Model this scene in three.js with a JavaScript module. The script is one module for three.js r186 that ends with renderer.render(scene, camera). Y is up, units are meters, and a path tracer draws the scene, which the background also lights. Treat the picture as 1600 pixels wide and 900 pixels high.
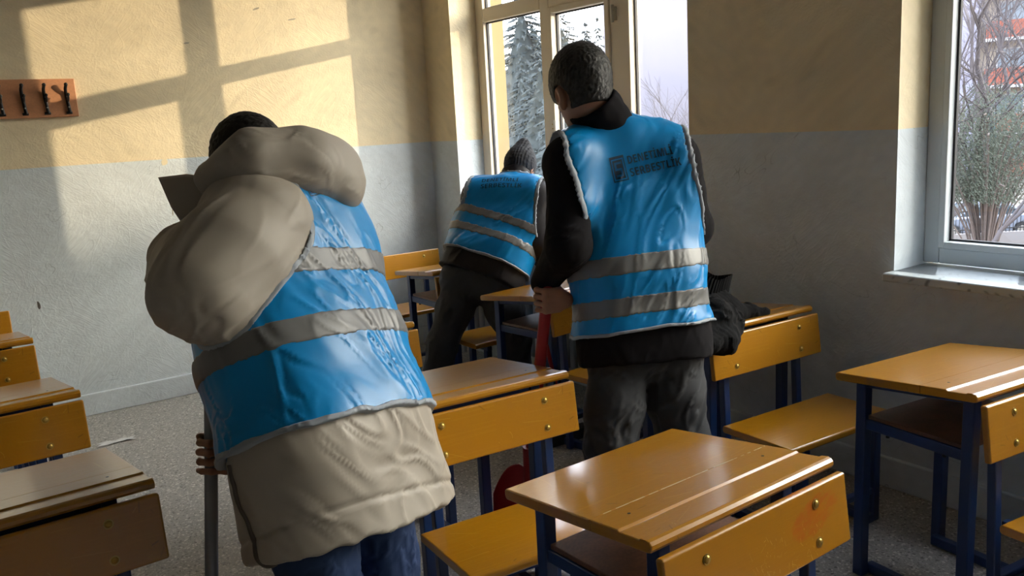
import * as THREE from 'three';
import { RoundedBoxGeometry } from 'three/addons/geometries/RoundedBoxGeometry.js';
import { mergeGeometries } from 'three/addons/utils/BufferGeometryUtils.js';
import { createNoise3D, createNoise2D } from 'simplex-noise';

// ------------------------------------------------------------------ camera, sky, sun, exposure
const V = (x, y, z) => new THREE.Vector3(x, y, z);
const scene = new THREE.Scene();
const camera = new THREE.PerspectiveCamera(36.78, 1600 / 900, 0.05, 400);
camera.position.set(-3.0522, 1.515, 5.2973);
camera.up.set(0.1523, 0.9806, -0.1235);
camera.lookAt(-3.0522 + 0.5588, 1.515 - 0.1885, 5.2973 - 0.8076);
const SUN = V(1.6, 0.317, 1.0).normalize();
const sunColour = new THREE.Color().setRGB(1.0, 0.82, 0.56);
const sun = new THREE.DirectionalLight(sunColour, 3.0);
sun.position.copy(SUN).multiplyScalar(70); sun.target.position.set(0, 0, 0);
sun.castShadow = true; sun.shadow.mapSize.set(4096, 4096);
Object.assign(sun.shadow.camera, { left: -25, right: 25, top: 25, bottom: -25, near: 1, far: 160 });
scene.add(sun, sun.target);
{ // clear winter sky: pale at the horizon, a warm haze around the low sun
  const W = 512, H = 256, data = new Float32Array(W * H * 4), d = V(0, 0, 0);
  for (let j = 0; j < H; j++) for (let i = 0; i < W; i++) {
    const el = ((j + 0.5) / H - 0.5) * Math.PI, az = ((i + 0.5) / W - 0.5) * 2 * Math.PI;
    d.set(Math.cos(el) * Math.cos(az), Math.sin(el), Math.cos(el) * Math.sin(az));
    const up = Math.max(0, d.y), k = Math.exp(-up * 2.4), mu = d.dot(SUN);
    const mie = 0.9 * Math.pow((1 - 0.6 * 0.6) / Math.pow(1 + 0.36 - 1.2 * mu, 1.5), 1.0);
    const o = (j * W + i) * 4;
    data[o] = 0.62 + 0.42 * k + 0.34 * mie; data[o + 1] = 0.80 + 0.27 * k + 0.30 * mie; data[o + 2] = 1.12 + 0.04 * k + 0.20 * mie; data[o + 3] = 1;
  }
  const t = new THREE.DataTexture(data, W, H, THREE.RGBAFormat, THREE.FloatType);
  t.mapping = THREE.EquirectangularReflectionMapping; t.magFilter = THREE.LinearFilter; t.minFilter = THREE.LinearFilter; t.needsUpdate = true;
  scene.background = t; scene.environment = t;
  scene.backgroundIntensity = 6.2; scene.environmentIntensity = 6.2;
}
const renderer = new THREE.WebGLRenderer({ antialias: true });
renderer.toneMapping = THREE.LinearToneMapping;
renderer.toneMappingExposure = 1.22;
renderer.shadowMap.enabled = true;

// ------------------------------------------------------------------ helpers
const seeded = (s) => () => { s = (s + 0x6d2b79f5) | 0; let t = Math.imul(s ^ (s >>> 15), 1 | s); t = (t + Math.imul(t ^ (t >>> 7), 61 | t)) ^ t; return ((t ^ (t >>> 14)) >>> 0) / 4294967296; };
const N3 = createNoise3D(seeded(7)), N2 = createNoise2D(seeded(11));
const clamp = (x, a, b) => Math.min(b, Math.max(a, x)), lerp = (a, b, t) => a + (b - a) * t;
const used = new Map();
const numbered = (n) => { const k = used.get(n) || 0; used.set(n, k + 1); return k ? n + '_' + String(k).padStart(3, '0') : n; };
const sh = (o) => { o.traverse((m) => { if (m.isMesh) { m.castShadow = true; m.receiveShadow = true; } }); return o; };
function tag(o, label, category, group, kind) {
  o.userData.label = label; if (category) o.userData.category = category;
  if (group) o.userData.group = group; if (kind) o.userData.kind = kind; return o;
}
function thing(name, label, category, pos = [0, 0, 0], turn = 0, group) {
  const o = new THREE.Group(); o.name = numbered(name); o.position.set(...pos); o.rotation.y = turn; scene.add(o);
  return tag(o, label, category, group);
}
function part(name, geo, mat, parent) {
  const m = new THREE.Mesh(geo, mat); m.name = parent === scene ? numbered(name) : (() => { const n = parent.children.filter((c) => c.name === name || c.name.startsWith(name + '_0')).length; return n ? name + '_' + String(n).padStart(3, '0') : name; })();
  m.castShadow = m.receiveShadow = true; parent.add(m); return m;
}
function struct(name, parent = scene) { const g = new THREE.Group(); g.name = name; g.userData.kind = 'structure'; parent.add(g); return g; }
function uvMetres(g, s = 1) {   // uv in metres, by the face's main direction
  if (g.index) g = g.toNonIndexed();
  const p = g.attributes.position, n = g.attributes.normal, uv = new Float32Array(p.count * 2);
  for (let i = 0; i < p.count; i++) {
    const ax = Math.abs(n.getX(i)), ay = Math.abs(n.getY(i)), az = Math.abs(n.getZ(i));
    const [u, v] = ax >= ay && ax >= az ? [p.getZ(i), p.getY(i)] : ay >= az ? [p.getX(i), p.getZ(i)] : [p.getX(i), p.getY(i)];
    uv[2 * i] = u / s; uv[2 * i + 1] = v / s;
  }
  g.setAttribute('uv', new THREE.BufferAttribute(uv, 2)); return g;
}
const moved = (g, x, y, z) => { g.translate(x, y, z); return g; };
const box = (x0, x1, y0, y1, z0, z1) => uvMetres(moved(new THREE.BoxGeometry(x1 - x0, y1 - y0, z1 - z0), (x0 + x1) / 2, (y0 + y1) / 2, (z0 + z1) / 2));
const rbox = (x0, x1, y0, y1, z0, z1, r = 0.004, seg = 2) => uvMetres(moved(new RoundedBoxGeometry(x1 - x0, y1 - y0, z1 - z0, seg, Math.min(r, 0.49 * Math.min(x1 - x0, y1 - y0, z1 - z0))), (x0 + x1) / 2, (y0 + y1) / 2, (z0 + z1) / 2));
function bar(a, b, w, h, r = 0.004) {   // a square tube from a to b
  const A = V(...a), B = V(...b), L = A.distanceTo(B), g = new RoundedBoxGeometry(w, L, h, 2, r);
  g.applyQuaternion(new THREE.Quaternion().setFromUnitVectors(V(0, 1, 0), B.clone().sub(A).normalize()));
  return uvMetres(moved(g, ...A.add(B).multiplyScalar(0.5).toArray()));
}
function rod(a, b, r0, r1 = r0, n = 12) {
  const A = V(...a), B = V(...b), L = A.distanceTo(B), g = new THREE.CylinderGeometry(r1, r0, L, n);
  g.applyQuaternion(new THREE.Quaternion().setFromUnitVectors(V(0, 1, 0), B.clone().sub(A).normalize()));
  return moved(g, ...A.add(B).multiplyScalar(0.5).toArray());
}
const join = (list) => mergeGeometries(list.map((g) => { g = g.index ? g.toNonIndexed() : g; for (const k of Object.keys(g.attributes)) if (!['position', 'normal', 'uv'].includes(k)) g.deleteAttribute(k); if (!g.attributes.uv) g.setAttribute('uv', new THREE.BufferAttribute(new Float32Array(g.attributes.position.count * 2), 2)); return g; }));
// textures computed pixel by pixel
function tex(n, f, srgb = true, rep = [1, 1]) {
  const d = new Uint8Array(n * n * 4);
  for (let y = 0; y < n; y++) for (let x = 0; x < n; x++) { const c = f(x / n, y / n), o = (y * n + x) * 4; for (let k = 0; k < 3; k++) d[o + k] = clamp(Math.round(c[k] * 255), 0, 255); d[o + 3] = 255; }
  const t = new THREE.DataTexture(d, n, n); t.wrapS = t.wrapT = THREE.RepeatWrapping; t.magFilter = THREE.LinearFilter; t.minFilter = THREE.LinearMipmapLinearFilter; t.generateMipmaps = true;
  if (srgb) t.colorSpace = THREE.SRGBColorSpace; t.repeat.set(...rep); t.needsUpdate = true; return t;
}
// noise that repeats over the unit square
const ring = (u, v, f, s = 0) => { const a = u * 2 * Math.PI, b = v * 2 * Math.PI, r = f / (2 * Math.PI); return N3(Math.cos(a) * r + s, Math.sin(a) * r + Math.cos(b) * r * 1.3, Math.sin(b) * r * 1.3 - s); };
const hex = (h) => new THREE.Color(h);
const std = (o) => new THREE.MeshStandardMaterial(o), phy = (o) => new THREE.MeshPhysicalMaterial(o);
const rgb = (r, g, b) => new THREE.Color().setRGB(r, g, b);

// ------------------------------------------------------------------ materials
const plasterBump = tex(512, (u, v) => { const a = ring(u, v, 14, 1), b = ring(u, v, 40, 5), c = ring(u * 1, v, 90, 9); const run = Math.pow(clamp(1 - Math.abs(ring(u, v * 0.5 + 0.2, 9, 20)) * 7, 0, 1), 2); const q = 0.45 + 0.16 * a + 0.16 * b + 0.07 * c + 0.22 * run; return [q, q, q]; }, false, [1.3, 1.3]);
const creamMap = tex(512, (u, v) => { const a = 1 + 0.03 * ring(u, v, 5, 3) + 0.02 * ring(u, v, 25, 8); const m = clamp((ring(u, v, 11, 33) - 0.55) * 0.10, 0, 0.03); return [0.925 * a - m, 0.862 * a - m, 0.725 * a - m]; }, true, [0.45, 0.45]);
const blueMap = tex(1024, (u, v) => { const a = 1 + 0.025 * ring(u, v, 6, 4) + 0.018 * ring(u, v, 30, 9); const m = Math.pow(clamp(1 - Math.abs(ring(u, v, 20, 50)) * 26, 0, 1), 2) * clamp(ring(u, v, 5, 70) - 0.35, 0, 1) * 0.55; return [0.845 * a - m, 0.875 * a - m, 0.89 * a - m]; }, true, [0.5, 0.5]);
const M = {
  cream: std({ map: creamMap, roughness: 0.62, bumpMap: plasterBump, bumpScale: 0.0019 }),
  blue: std({ map: blueMap, roughness: 0.38, bumpMap: plasterBump, bumpScale: 0.0019 }),
  white: std({ color: rgb(0.40, 0.385, 0.35), roughness: 0.8 }),
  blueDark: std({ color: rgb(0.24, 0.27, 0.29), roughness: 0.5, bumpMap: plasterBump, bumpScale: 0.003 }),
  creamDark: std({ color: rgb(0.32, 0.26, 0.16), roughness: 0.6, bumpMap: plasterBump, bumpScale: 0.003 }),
  facade: std({ color: hex('#8c7c58'), roughness: 0.85 }),
  frame: std({ color: rgb(0.76, 0.67, 0.52), roughness: 0.42 }),
  framePale: std({ color: rgb(0.56, 0.60, 0.62), roughness: 0.4 }),
  gasket: std({ color: rgb(0.03, 0.03, 0.035), roughness: 0.6 }),
  glass: phy({ color: 0xffffff, transmission: 1, thickness: 0, roughness: 0, ior: 1.5, side: THREE.DoubleSide }),
  steel: phy({ color: rgb(0.55, 0.54, 0.5), metalness: 0.9, roughness: 0.35 }),
  blackMetal: std({ color: rgb(0.012, 0.012, 0.013), roughness: 0.4 }),
  navy: phy({ color: rgb(0.010, 0.036, 0.135), roughness: 0.36, clearcoat: 0.3, clearcoatRoughness: 0.3 }),
  bolt: phy({ color: rgb(0.5, 0.33, 0.08), metalness: 0.75, roughness: 0.35 }),
  red: phy({ color: rgb(0.40, 0.008, 0.012), roughness: 0.4 }),
  skin: phy({ color: rgb(0.40, 0.20, 0.125), roughness: 0.55 }),
  skinPale: phy({ color: rgb(0.48, 0.25, 0.17), roughness: 0.5 }),
  hair: std({ color: rgb(0.010, 0.008, 0.007), roughness: 0.62 }),
  hairGrey: std({ color: rgb(0.020, 0.019, 0.018), roughness: 0.58 }),
  parka: phy({ color: rgb(0.42, 0.375, 0.31), roughness: 0.55, sheen: 0.1, sheenRoughness: 0.5, sheenColor: rgb(0.8, 0.75, 0.7) }),
  seamTone: std({ color: rgb(0.27, 0.24, 0.195), roughness: 0.7 }),
  parkaDark: std({ color: rgb(0.12, 0.10, 0.08), roughness: 0.7 }),
  vest: phy({ color: rgb(0.0, 0.265, 0.66), roughness: 0.36 }),
  reflective: phy({ color: rgb(0.20, 0.20, 0.20), roughness: 0.45, metalness: 0.15 }),
  binding: std({ color: rgb(0.33, 0.37, 0.42), roughness: 0.6 }),
  fleece: phy({ color: rgb(0.009, 0.008, 0.010), roughness: 0.95, specularIntensity: 0.4, sheen: 0.08, sheenRoughness: 0.6, sheenColor: rgb(0.25, 0.22, 0.25) }),
  darkJacket: phy({ color: rgb(0.014, 0.011, 0.013), roughness: 0.6, specularIntensity: 0.6, sheen: 0.08, sheenColor: rgb(0.2, 0.2, 0.25) }),
  blackJeans: std({ color: rgb(0.040, 0.042, 0.047), roughness: 0.85 }),
  blueJeans: std({ color: rgb(0.018, 0.045, 0.13), roughness: 0.85 }),
  shoe: std({ color: rgb(0.02, 0.02, 0.02), roughness: 0.6 }),
  knit: phy({ color: rgb(0.008, 0.008, 0.009), roughness: 0.95, specularIntensity: 0.4 }),
  greyCap: std({ color: rgb(0.028, 0.028, 0.032), roughness: 0.9 }),
  pole: phy({ color: rgb(0.30, 0.31, 0.33), metalness: 0.6, roughness: 0.42 }),
  paper: std({ color: rgb(0.75, 0.74, 0.72), roughness: 0.9 }),
};
// varnished wood of the desks: an even orange-yellow with faint grain, scratches and dark scuffs
const scratch = (() => {
  const n = 1024, c = document.createElement('canvas'); c.width = c.height = n; const g = c.getContext('2d'), r = seeded(5);
  g.fillStyle = '#b87d12'; g.fillRect(0, 0, n, n);
  for (let i = 0; i < 900; i++) { const y = r() * n, x = r() * n, l = 60 + r() * 320; g.globalAlpha = 0.05 + 0.05 * r(); g.strokeStyle = r() < 0.5 ? '#b98425' : '#dba647'; g.lineWidth = 1 + 4 * r(); g.beginPath(); g.moveTo(x, y); g.lineTo(x + l, y + (r() - 0.5) * 8); g.stroke(); }
  for (let i = 0; i < 60; i++) { const x = r() * n, y = r() * n, a = r() * 6.28, l = 10 + r() * 80; g.globalAlpha = 0.25 + 0.3 * r(); g.strokeStyle = '#e9c987'; g.lineWidth = 0.8 + r(); g.beginPath(); g.moveTo(x, y); g.quadraticCurveTo(x + Math.cos(a) * l * 0.5 + 6 * r(), y + Math.sin(a) * l * 0.5, x + Math.cos(a) * l, y + Math.sin(a) * l); g.stroke(); }
  for (let i = 0; i < 70; i++) { const x = r() * n, y = r() * n, a = r() * 6.28, l = 4 + r() * 22; g.globalAlpha = 0.2 + 0.3 * r(); g.strokeStyle = '#6d4a14'; g.lineWidth = 1 + 2.4 * r(); g.beginPath(); g.moveTo(x, y); g.lineTo(x + Math.cos(a) * l, y + Math.sin(a) * l); g.stroke(); }
  const t = new THREE.CanvasTexture(c); t.colorSpace = THREE.SRGBColorSpace; t.wrapS = t.wrapT = THREE.RepeatWrapping; t.repeat.set(0.9, 0.9); return t;
})();
const woodBump = tex(256, (u, v) => { const q = 0.5 + 0.25 * ring(u * 1, v, 6, 2) + 0.15 * ring(u, v, 24, 6); return [q, q, q]; }, false, [3, 3]);
M.wood = phy({ map: scratch, roughness: 0.30, clearcoat: 0.95, clearcoatRoughness: 0.13, bumpMap: woodBump, bumpScale: 0.0004 });
M.wornBoard = (() => {   // the back board with an orange worn patch and pale scratches
  const c = document.createElement('canvas'); c.width = 1024; c.height = 280; const g = c.getContext('2d'), r = seeded(17);
  g.fillStyle = '#b87d12'; g.fillRect(0, 0, 1024, 280);
  for (let i = 0; i < 260; i++) { const y = r() * 280, x = r() * 1024; g.globalAlpha = 0.06; g.strokeStyle = r() < 0.5 ? '#a06c10' : '#c98f2c'; g.lineWidth = 1 + 3 * r(); g.beginPath(); g.moveTo(x, y); g.lineTo(x + 80 + r() * 260, y + (r() - 0.5) * 6); g.stroke(); }
  for (let i = 0; i < 300; i++) { const a = r() * 6.283, q = Math.sqrt(r()); g.globalAlpha = 0.10; g.fillStyle = '#c2600c'; g.beginPath(); g.ellipse(800 + 130 * q * Math.cos(a) + 20 * (r() - 0.5), 110 + 62 * q * Math.sin(a) - 0.2 * 130 * q * Math.cos(a), 6 + 26 * r(), 4 + 10 * r(), -0.25, 0, 6.283); g.fill(); }
  for (let i = 0; i < 90; i++) { const x = 420 + 420 * r(), y = 110 + 150 * r(), a = r() < 0.6 ? 1.57 + (r() - 0.5) : r() * 6.28, l = 3 + 22 * r(); g.globalAlpha = 0.5 * r() + 0.2; g.strokeStyle = '#ecc98a'; g.lineWidth = 1 + 1.6 * r(); g.beginPath(); g.moveTo(x, y); g.lineTo(x + Math.cos(a) * l, y + Math.sin(a) * l); g.stroke(); }
  const t = new THREE.CanvasTexture(c); t.colorSpace = THREE.SRGBColorSpace; t.wrapS = t.wrapT = THREE.ClampToEdgeWrapping; t.repeat.set(1 / 0.6, 1 / 0.164); t.offset.set(0.5, 0.5);
  return phy({ map: t, roughness: 0.32, clearcoat: 0.8, clearcoatRoughness: 0.15 });
})();
M.woodEdge = phy({ color: hex('#a9742a'), roughness: 0.45, clearcoat: 0.3, clearcoatRoughness: 0.3 });
M.ply = phy({ map: tex(256, (u, v) => { const a = 1 + 0.12 * ring(u, v, 5, 3) + 0.1 * ring(u * 1, v, 40, 12); return [0.42 * a, 0.285 * a, 0.21 * a]; }, true, [2, 2]), roughness: 0.5, clearcoat: 0.25, clearcoatRoughness: 0.4 });
M.board = phy({ map: tex(256, (u, v) => { const a = 1 + 0.03 * ring(u, v, 4, 3) + 0.03 * ring(u, v * 1, 30, 12); return [0.80 * a, 0.565 * a, 0.405 * a]; }, true, [2, 2]), roughness: 0.5 });
// terrazzo: grey cement with pale and dark chips
M.terrazzo = (() => {
  const n = 1024, c = document.createElement('canvas'); c.width = c.height = n; const g = c.getContext('2d'), r = seeded(21);
  g.fillStyle = '#a8a39b'; g.fillRect(0, 0, n, n);
  const tones = ['#cfcac1', '#bdb8b0', '#e2ddd3', '#7d7972', '#615d57', '#aaa49c', '#8f8a83', '#efeae0'];
  for (let i = 0; i < 15000; i++) {
    const x = r() * n, y = r() * n, s = 2 + 8 * r() * r(); g.fillStyle = tones[Math.floor(r() * tones.length)]; g.globalAlpha = 0.75;
    for (const [dx, dy] of [[0, 0], [n, 0], [0, n], [-n, 0], [0, -n]]) { if (x + dx < -20 || x + dx > n + 20 || y + dy < -20 || y + dy > n + 20) continue; g.beginPath(); const a0 = r() * 6; for (let k = 0; k < 6; k++) { const a = a0 + k * 1.05, q = s * (0.6 + 0.5 * ((k * 37 + i) % 5) / 5); g.lineTo(x + dx + Math.cos(a) * q, y + dy + Math.sin(a) * q); } g.fill(); }
  }
  const t = new THREE.CanvasTexture(c); t.colorSpace = THREE.SRGBColorSpace; t.wrapS = t.wrapT = THREE.RepeatWrapping; t.repeat.set(1.1, 1.1);
  return phy({ map: t, roughness: 0.5, clearcoat: 0.15, clearcoatRoughness: 0.35 });
})();

// ------------------------------------------------------------------ the room
const SPLIT = 1.409, CEIL = 3.05, X0 = -7.2, Z1 = 8.2, SILL = 0.876, HEAD = 2.80;
const openings = [[0.344, 2.41], [3.456, 5.52], [6.1, 7.9]];
{
  const floor = part('floor', box(X0, 0.0, -0.12, 0, 0, Z1), M.terrazzo, scene); floor.userData.kind = 'structure';
  const ceil = part('ceiling', box(X0 - 0.2, 0.42, CEIL, CEIL + 0.2, -0.25, Z1 + 0.2), M.white, scene); ceil.userData.kind = 'structure';
  const wb = struct('wall_back');
  part('lower_wall', box(X0, 0, -0.12, SPLIT, -0.25, 0), M.blue, wb); part('upper_wall', box(X0, 0, SPLIT, CEIL, -0.25, 0), M.cream, wb);
  { // knocks in the plaster
    const chip = (x, y, w, h, a, m) => { const s = new THREE.Shape(Array.from({ length: 9 }, (_, i) => { const t = i / 9 * 6.283, q = 0.7 + 0.5 * Math.abs(N2(i * 1.7, x * 9)); return new THREE.Vector2(Math.cos(t) * w * q, Math.sin(t) * h * q); })), g = new THREE.ExtrudeGeometry(s, { depth: 0.0012, bevelEnabled: false }); g.rotateZ(a); g.translate(x, y, 0); part('plaster_chip', g, m, wb); };
    const dark = std({ color: rgb(0.10, 0.09, 0.08), roughness: 0.95 }), grey = std({ color: rgb(0.42, 0.37, 0.28), roughness: 0.9 }), cream = std({ color: rgb(0.80, 0.70, 0.48), roughness: 0.7 });
    chip(-2.53, 0.67, 0.008, 0.022, 0.1, dark); chip(-1.14, 2.262, 0.022, 0.006, 0.4, grey); chip(-0.925, 2.205, 0.030, 0.005, 0.15, grey); chip(-1.575, 2.06, 0.02, 0.005, 0.1, grey); chip(-1.78, SPLIT - 0.016, 0.024, 0.02, 0.6, cream); chip(-1.77, 1.10, 0.003, 0.022, 0, grey);
  }
  const wl = struct('wall_left');
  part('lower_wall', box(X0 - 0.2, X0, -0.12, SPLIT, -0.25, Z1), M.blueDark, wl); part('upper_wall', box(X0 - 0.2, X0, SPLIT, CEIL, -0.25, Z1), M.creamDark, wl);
  const wf = struct('wall_front');
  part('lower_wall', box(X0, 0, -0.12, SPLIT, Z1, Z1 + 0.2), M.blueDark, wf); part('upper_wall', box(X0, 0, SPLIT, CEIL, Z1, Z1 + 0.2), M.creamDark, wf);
  const ww = struct('wall_window'), low = [], up = [], out = [];
  const cut = [-0.25, ...openings.flat(), Z1 + 0.2];
  for (let i = 0; i < cut.length; i += 2) { low.push(box(0, 0.24, SILL, SPLIT, cut[i], cut[i + 1])); up.push(box(0, 0.24, SPLIT, HEAD, cut[i], cut[i + 1])); out.push(box(0.24, 0.42, SILL, HEAD, cut[i], cut[i + 1])); }
  low.push(box(0, 0.24, -0.12, SILL, -0.25, Z1 + 0.2)); up.push(box(0, 0.24, HEAD, CEIL, -0.25, Z1 + 0.2));
  out.push(box(0.24, 0.42, -4.2, SILL - 0.03, -0.25, Z1 + 0.2), box(0.24, 0.42, HEAD, CEIL + 0.9, -0.25, Z1 + 0.2));
  part('lower_wall', join(low), M.blue, ww); part('upper_wall', join(up), M.cream, ww); part('outer_wall', join(out), M.facade, ww);
  const bb = part('baseboard_back', rbox(X0, 0, 0, 0.125, -0.01, 0.018, 0.006), M.blue, scene); bb.userData.kind = 'structure';
  const bw = part('baseboard_window', rbox(-0.018, 0.01, 0, 0.125, 0, Z1, 0.006), M.blue, scene); bw.userData.kind = 'structure';
}
function windowUnit(name, z0, z1, spec) {
  const w = struct(name), xi = 0.2, xo = 0.27, y0 = SILL + 0.008, y1 = HEAD, f = spec.frame, mat = spec.mat;
  for (const g of [rbox(xi, xo, y0, y1, z0, z0 + f, 0.006), rbox(xi, xo, y0, y1, z1 - f, z1, 0.006), rbox(xi, xo, y0, y0 + f, z0 + f, z1 - f, 0.006), rbox(xi, xo, y1 - 0.05, y1, z0 + f, z1 - f, 0.006)]) part('window_frame', g, mat, w);
  for (const [a, b] of spec.mullions) part('mullion', rbox(xi, xo, y0 + f, y1 - 0.05, a, b, 0.006), mat, w);
  const edges = [z0 + f, ...spec.mullions.flat(), z1 - f];
  for (let i = 0; i < edges.length; i += 2) {
    const a = edges[i], b = edges[i + 1], k = i / 2;
    part('transom', rbox(xi, xo, 2.155, 2.24, a, b, 0.006), mat, w);
    for (const [lo, hi, low] of [[y0 + f, 2.155, true], [2.24, y1 - 0.05, false]]) {
      let m = 0;
      if (low && spec.sash[k]) { m = spec.sash[k]; for (const g of [rbox(xi - 0.012, xo - 0.01, lo, hi, a, a + m), rbox(xi - 0.012, xo - 0.01, lo, hi, b - m, b), rbox(xi - 0.012, xo - 0.01, lo, lo + m, a + m, b - m), rbox(xi - 0.012, xo - 0.01, hi - m, hi, a + m, b - m)]) part('sash', g, mat, w); }
      const g = [box(0.228, 0.243, lo + m, hi - m, a + m, a + m + 0.008), box(0.228, 0.243, lo + m, hi - m, b - m - 0.008, b - m), box(0.228, 0.243, lo + m, lo + m + 0.008, a + m, b - m), box(0.228, 0.243, hi - m - 0.008, hi - m, a + m, b - m)];
      part('gasket', join(g), M.gasket, w);
      const pane = new THREE.PlaneGeometry(b - a - 2 * m, hi - lo - 2 * m); pane.rotateY(-Math.PI / 2); pane.translate(0.236, (lo + hi) / 2, (a + b) / 2);
      part('pane', pane, M.glass, w);
    }
  }
  for (const [y, z] of spec.hinges || []) part('hinge', join([rod([xi - 0.018, y - 0.045, z], [xi - 0.018, y + 0.045, z], 0.009), rbox(xi - 0.016, xi + 0.002, y - 0.035, y + 0.035, z - 0.006, z + 0.018, 0.002)]), M.steel, w);
  if (spec.handle) { const [y, z] = spec.handle; part('lock_plate', rbox(xi - 0.016, xi - 0.010, y - 0.05, y + 0.05, z - 0.012, z + 0.012, 0.002), M.frame, w); for (const dy of [-0.025, 0, 0.025]) part('screw', rod([xi - 0.019, y + dy, z], [xi - 0.014, y + dy, z], 0.004), M.bolt, w); }
  part('window_sill', rbox(-0.062, 0.21, SILL - 0.034, SILL, z0 - 0.012, z1 + 0.012, 0.008), M.sill, w);
  part('outer_sill', rbox(0.27, 0.46, SILL - 0.03, SILL - 0.005, z0, z1, 0.004), M.sill, w);
  return w;
}
M.sill = phy({ map: tex(256, (u, v) => { const a = 1 + 0.04 * ring(u, v, 6, 3), m = clamp(ring(u, v, 22, 60) - 0.6, 0, 0.3); return [0.80 * a - m, 0.83 * a - m, 0.83 * a - m]; }, true, [1, 1]), roughness: 0.3, clearcoat: 0.3, clearcoatRoughness: 0.25 });
windowUnit('window_1', ...openings[0], { frame: 0.085, mat: M.frame, mullions: [[1.038, 1.124], [1.66, 1.80]], sash: [0, 0.035, 0.02], hinges: [[2.05, 1.70], [1.05, 1.70]], handle: [1.46, 1.142] });
windowUnit('window_2', ...openings[1], { frame: 0.062, mat: M.framePale, mullions: [[4.45, 4.55]], sash: [0.025, 0.025] });
windowUnit('window_3', ...openings[2], { frame: 0.062, mat: M.framePale, mullions: [[6.95, 7.05]], sash: [0.025, 0.025] });
// ------------------------------------------------------------------ what stands outside, a storey below the classroom floor
const GY = -4.1;
{ const g = part('ground', box(0.42, 160, GY - 0.3, GY, -120, 90), std({ map: tex(256, (u, v) => { const a = 1 + 0.15 * ring(u, v, 6, 2) + 0.1 * ring(u, v, 30, 4); return [0.40 * a, 0.38 * a, 0.36 * a]; }, true, [0.2, 0.2]), roughness: 0.95 }), scene); g.userData.kind = 'structure'; }
const soup = () => ({ p: [], tri(a, b, c) { this.p.push(...a, ...b, ...c); }, geo() { const g = new THREE.BufferGeometry(); g.setAttribute('position', new THREE.Float32BufferAttribute(this.p, 3)); g.computeVertexNormals(); return g; } });
M.needles = std({ color: rgb(0.05, 0.07, 0.05), roughness: 0.9, side: THREE.DoubleSide });
M.needlesBlue = std({ color: rgb(0.038, 0.047, 0.045), roughness: 0.9, side: THREE.DoubleSide });
M.bark = std({ color: rgb(0.13, 0.10, 0.085), roughness: 0.95 });
M.barkGrey = std({ color: rgb(0.10, 0.085, 0.085), roughness: 0.95 });
function spruceGeo(h, R, seed) {   // tiers of drooping boughs with side sprays
  const r = seeded(seed), s = soup(), tiers = Math.round(h * 4.2);
  for (let i = 0; i < tiers; i++) {
    const t = i / (tiers - 1), y = h * (0.06 + 0.93 * t), L0 = R * Math.pow(1 - t, 0.85) + 0.06, n = 9 + Math.floor(5 * (1 - t)), a0 = r() * 6;
    for (let k = 0; k < n; k++) {
      const a = a0 + k / n * 2 * Math.PI + 0.3 * r(), L = L0 * (0.65 + 0.5 * r()), dx = Math.cos(a), dz = Math.sin(a), droop = 0.28 * L, lift = 0.08 * L, w = 0.055 * L + 0.02, px = -dz, pz = dx, yy = y + 0.15 * (r() - 0.5);
      const tip = [dx * L, yy - droop, dz * L], mid = [dx * L * 0.55, yy - droop * 0.25 + lift, dz * L * 0.55];
      s.tri([0, yy + 0.05, 0], [mid[0] + px * w, mid[1] - 0.1 * L, mid[2] + pz * w], mid); s.tri([0, yy + 0.05, 0], mid, [mid[0] - px * w, mid[1] - 0.1 * L, mid[2] - pz * w]);
      s.tri(mid, [mid[0] + px * w, mid[1] - 0.1 * L, mid[2] + pz * w], tip); s.tri(mid, tip, [mid[0] - px * w, mid[1] - 0.1 * L, mid[2] - pz * w]);
      for (let q = 0; q < 20; q++) { const f = 0.3 + 0.7 * r(), sd = r() < 0.5 ? 1 : -1, b = [dx * L * f, yy - droop * f * f + lift * (1 - f), dz * L * f], e = [b[0] + (dx * 0.5 + px * sd) * 0.26 * L * (1.1 - f) , b[1] - 0.09 * L + 0.12 * (r() - 0.3), b[2] + (dz * 0.5 + pz * sd) * 0.26 * L * (1.1 - f)]; s.tri(b, e, [b[0] + dx * 0.035 * L, b[1] - 0.03 * L - 0.03, b[2] + dz * 0.06 * L]); }
    }
  }
  return s.geo();
}
const spruceShapes = [spruceGeo(8, 2.0, 3), spruceGeo(8, 2.4, 8), spruceGeo(8, 1.7, 15)], trunkShape = rod([0, 0, 0], [0, 6.6, 0], 0.10, 0.02, 8);
const solidCore = new THREE.ConeGeometry(1.45, 6.9, 14, 1).translate(0, 3.9, 0);
function spruce(x, z, h, k, label, group, mat = M.needles, wide = 1) {
  const t = thing('spruce_tree', label, 'tree', [x, GY, z], k * 1.3, group); t.scale.set(h / 8 * wide, h / 8, h / 8 * wide);
  part('foliage', spruceShapes[k % 3], mat, t); part('trunk', trunkShape, M.bark, t); part('inner_foliage', solidCore, mat, t);
}
spruce(14.67, -18.91, 10.2, 0, 'tall spruce at the left edge of the first pane', 'spruces outside the first window', M.needlesBlue, 1.3);
spruce(10.25, -12.22, 7.5, 1, 'broad low spruce in the first pane, nearest', 'spruces outside the first window', M.needlesBlue, 1.2);
spruce(16.08, -19.09, 9.3, 2, 'pointed spruce in the first pane beside the mullion', 'spruces outside the first window', M.needlesBlue, 1.2);
spruce(15.02, -16.09, 8.5, 0, 'pointed spruce in the middle pane above the standing man', 'spruces outside the first window', M.needlesBlue, 1.0);
spruce(9.56, -10.22, 7.5, 1, 'bushy spruce at the left of the middle pane', 'spruces outside the first window', M.needlesBlue, 1.2);
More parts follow.
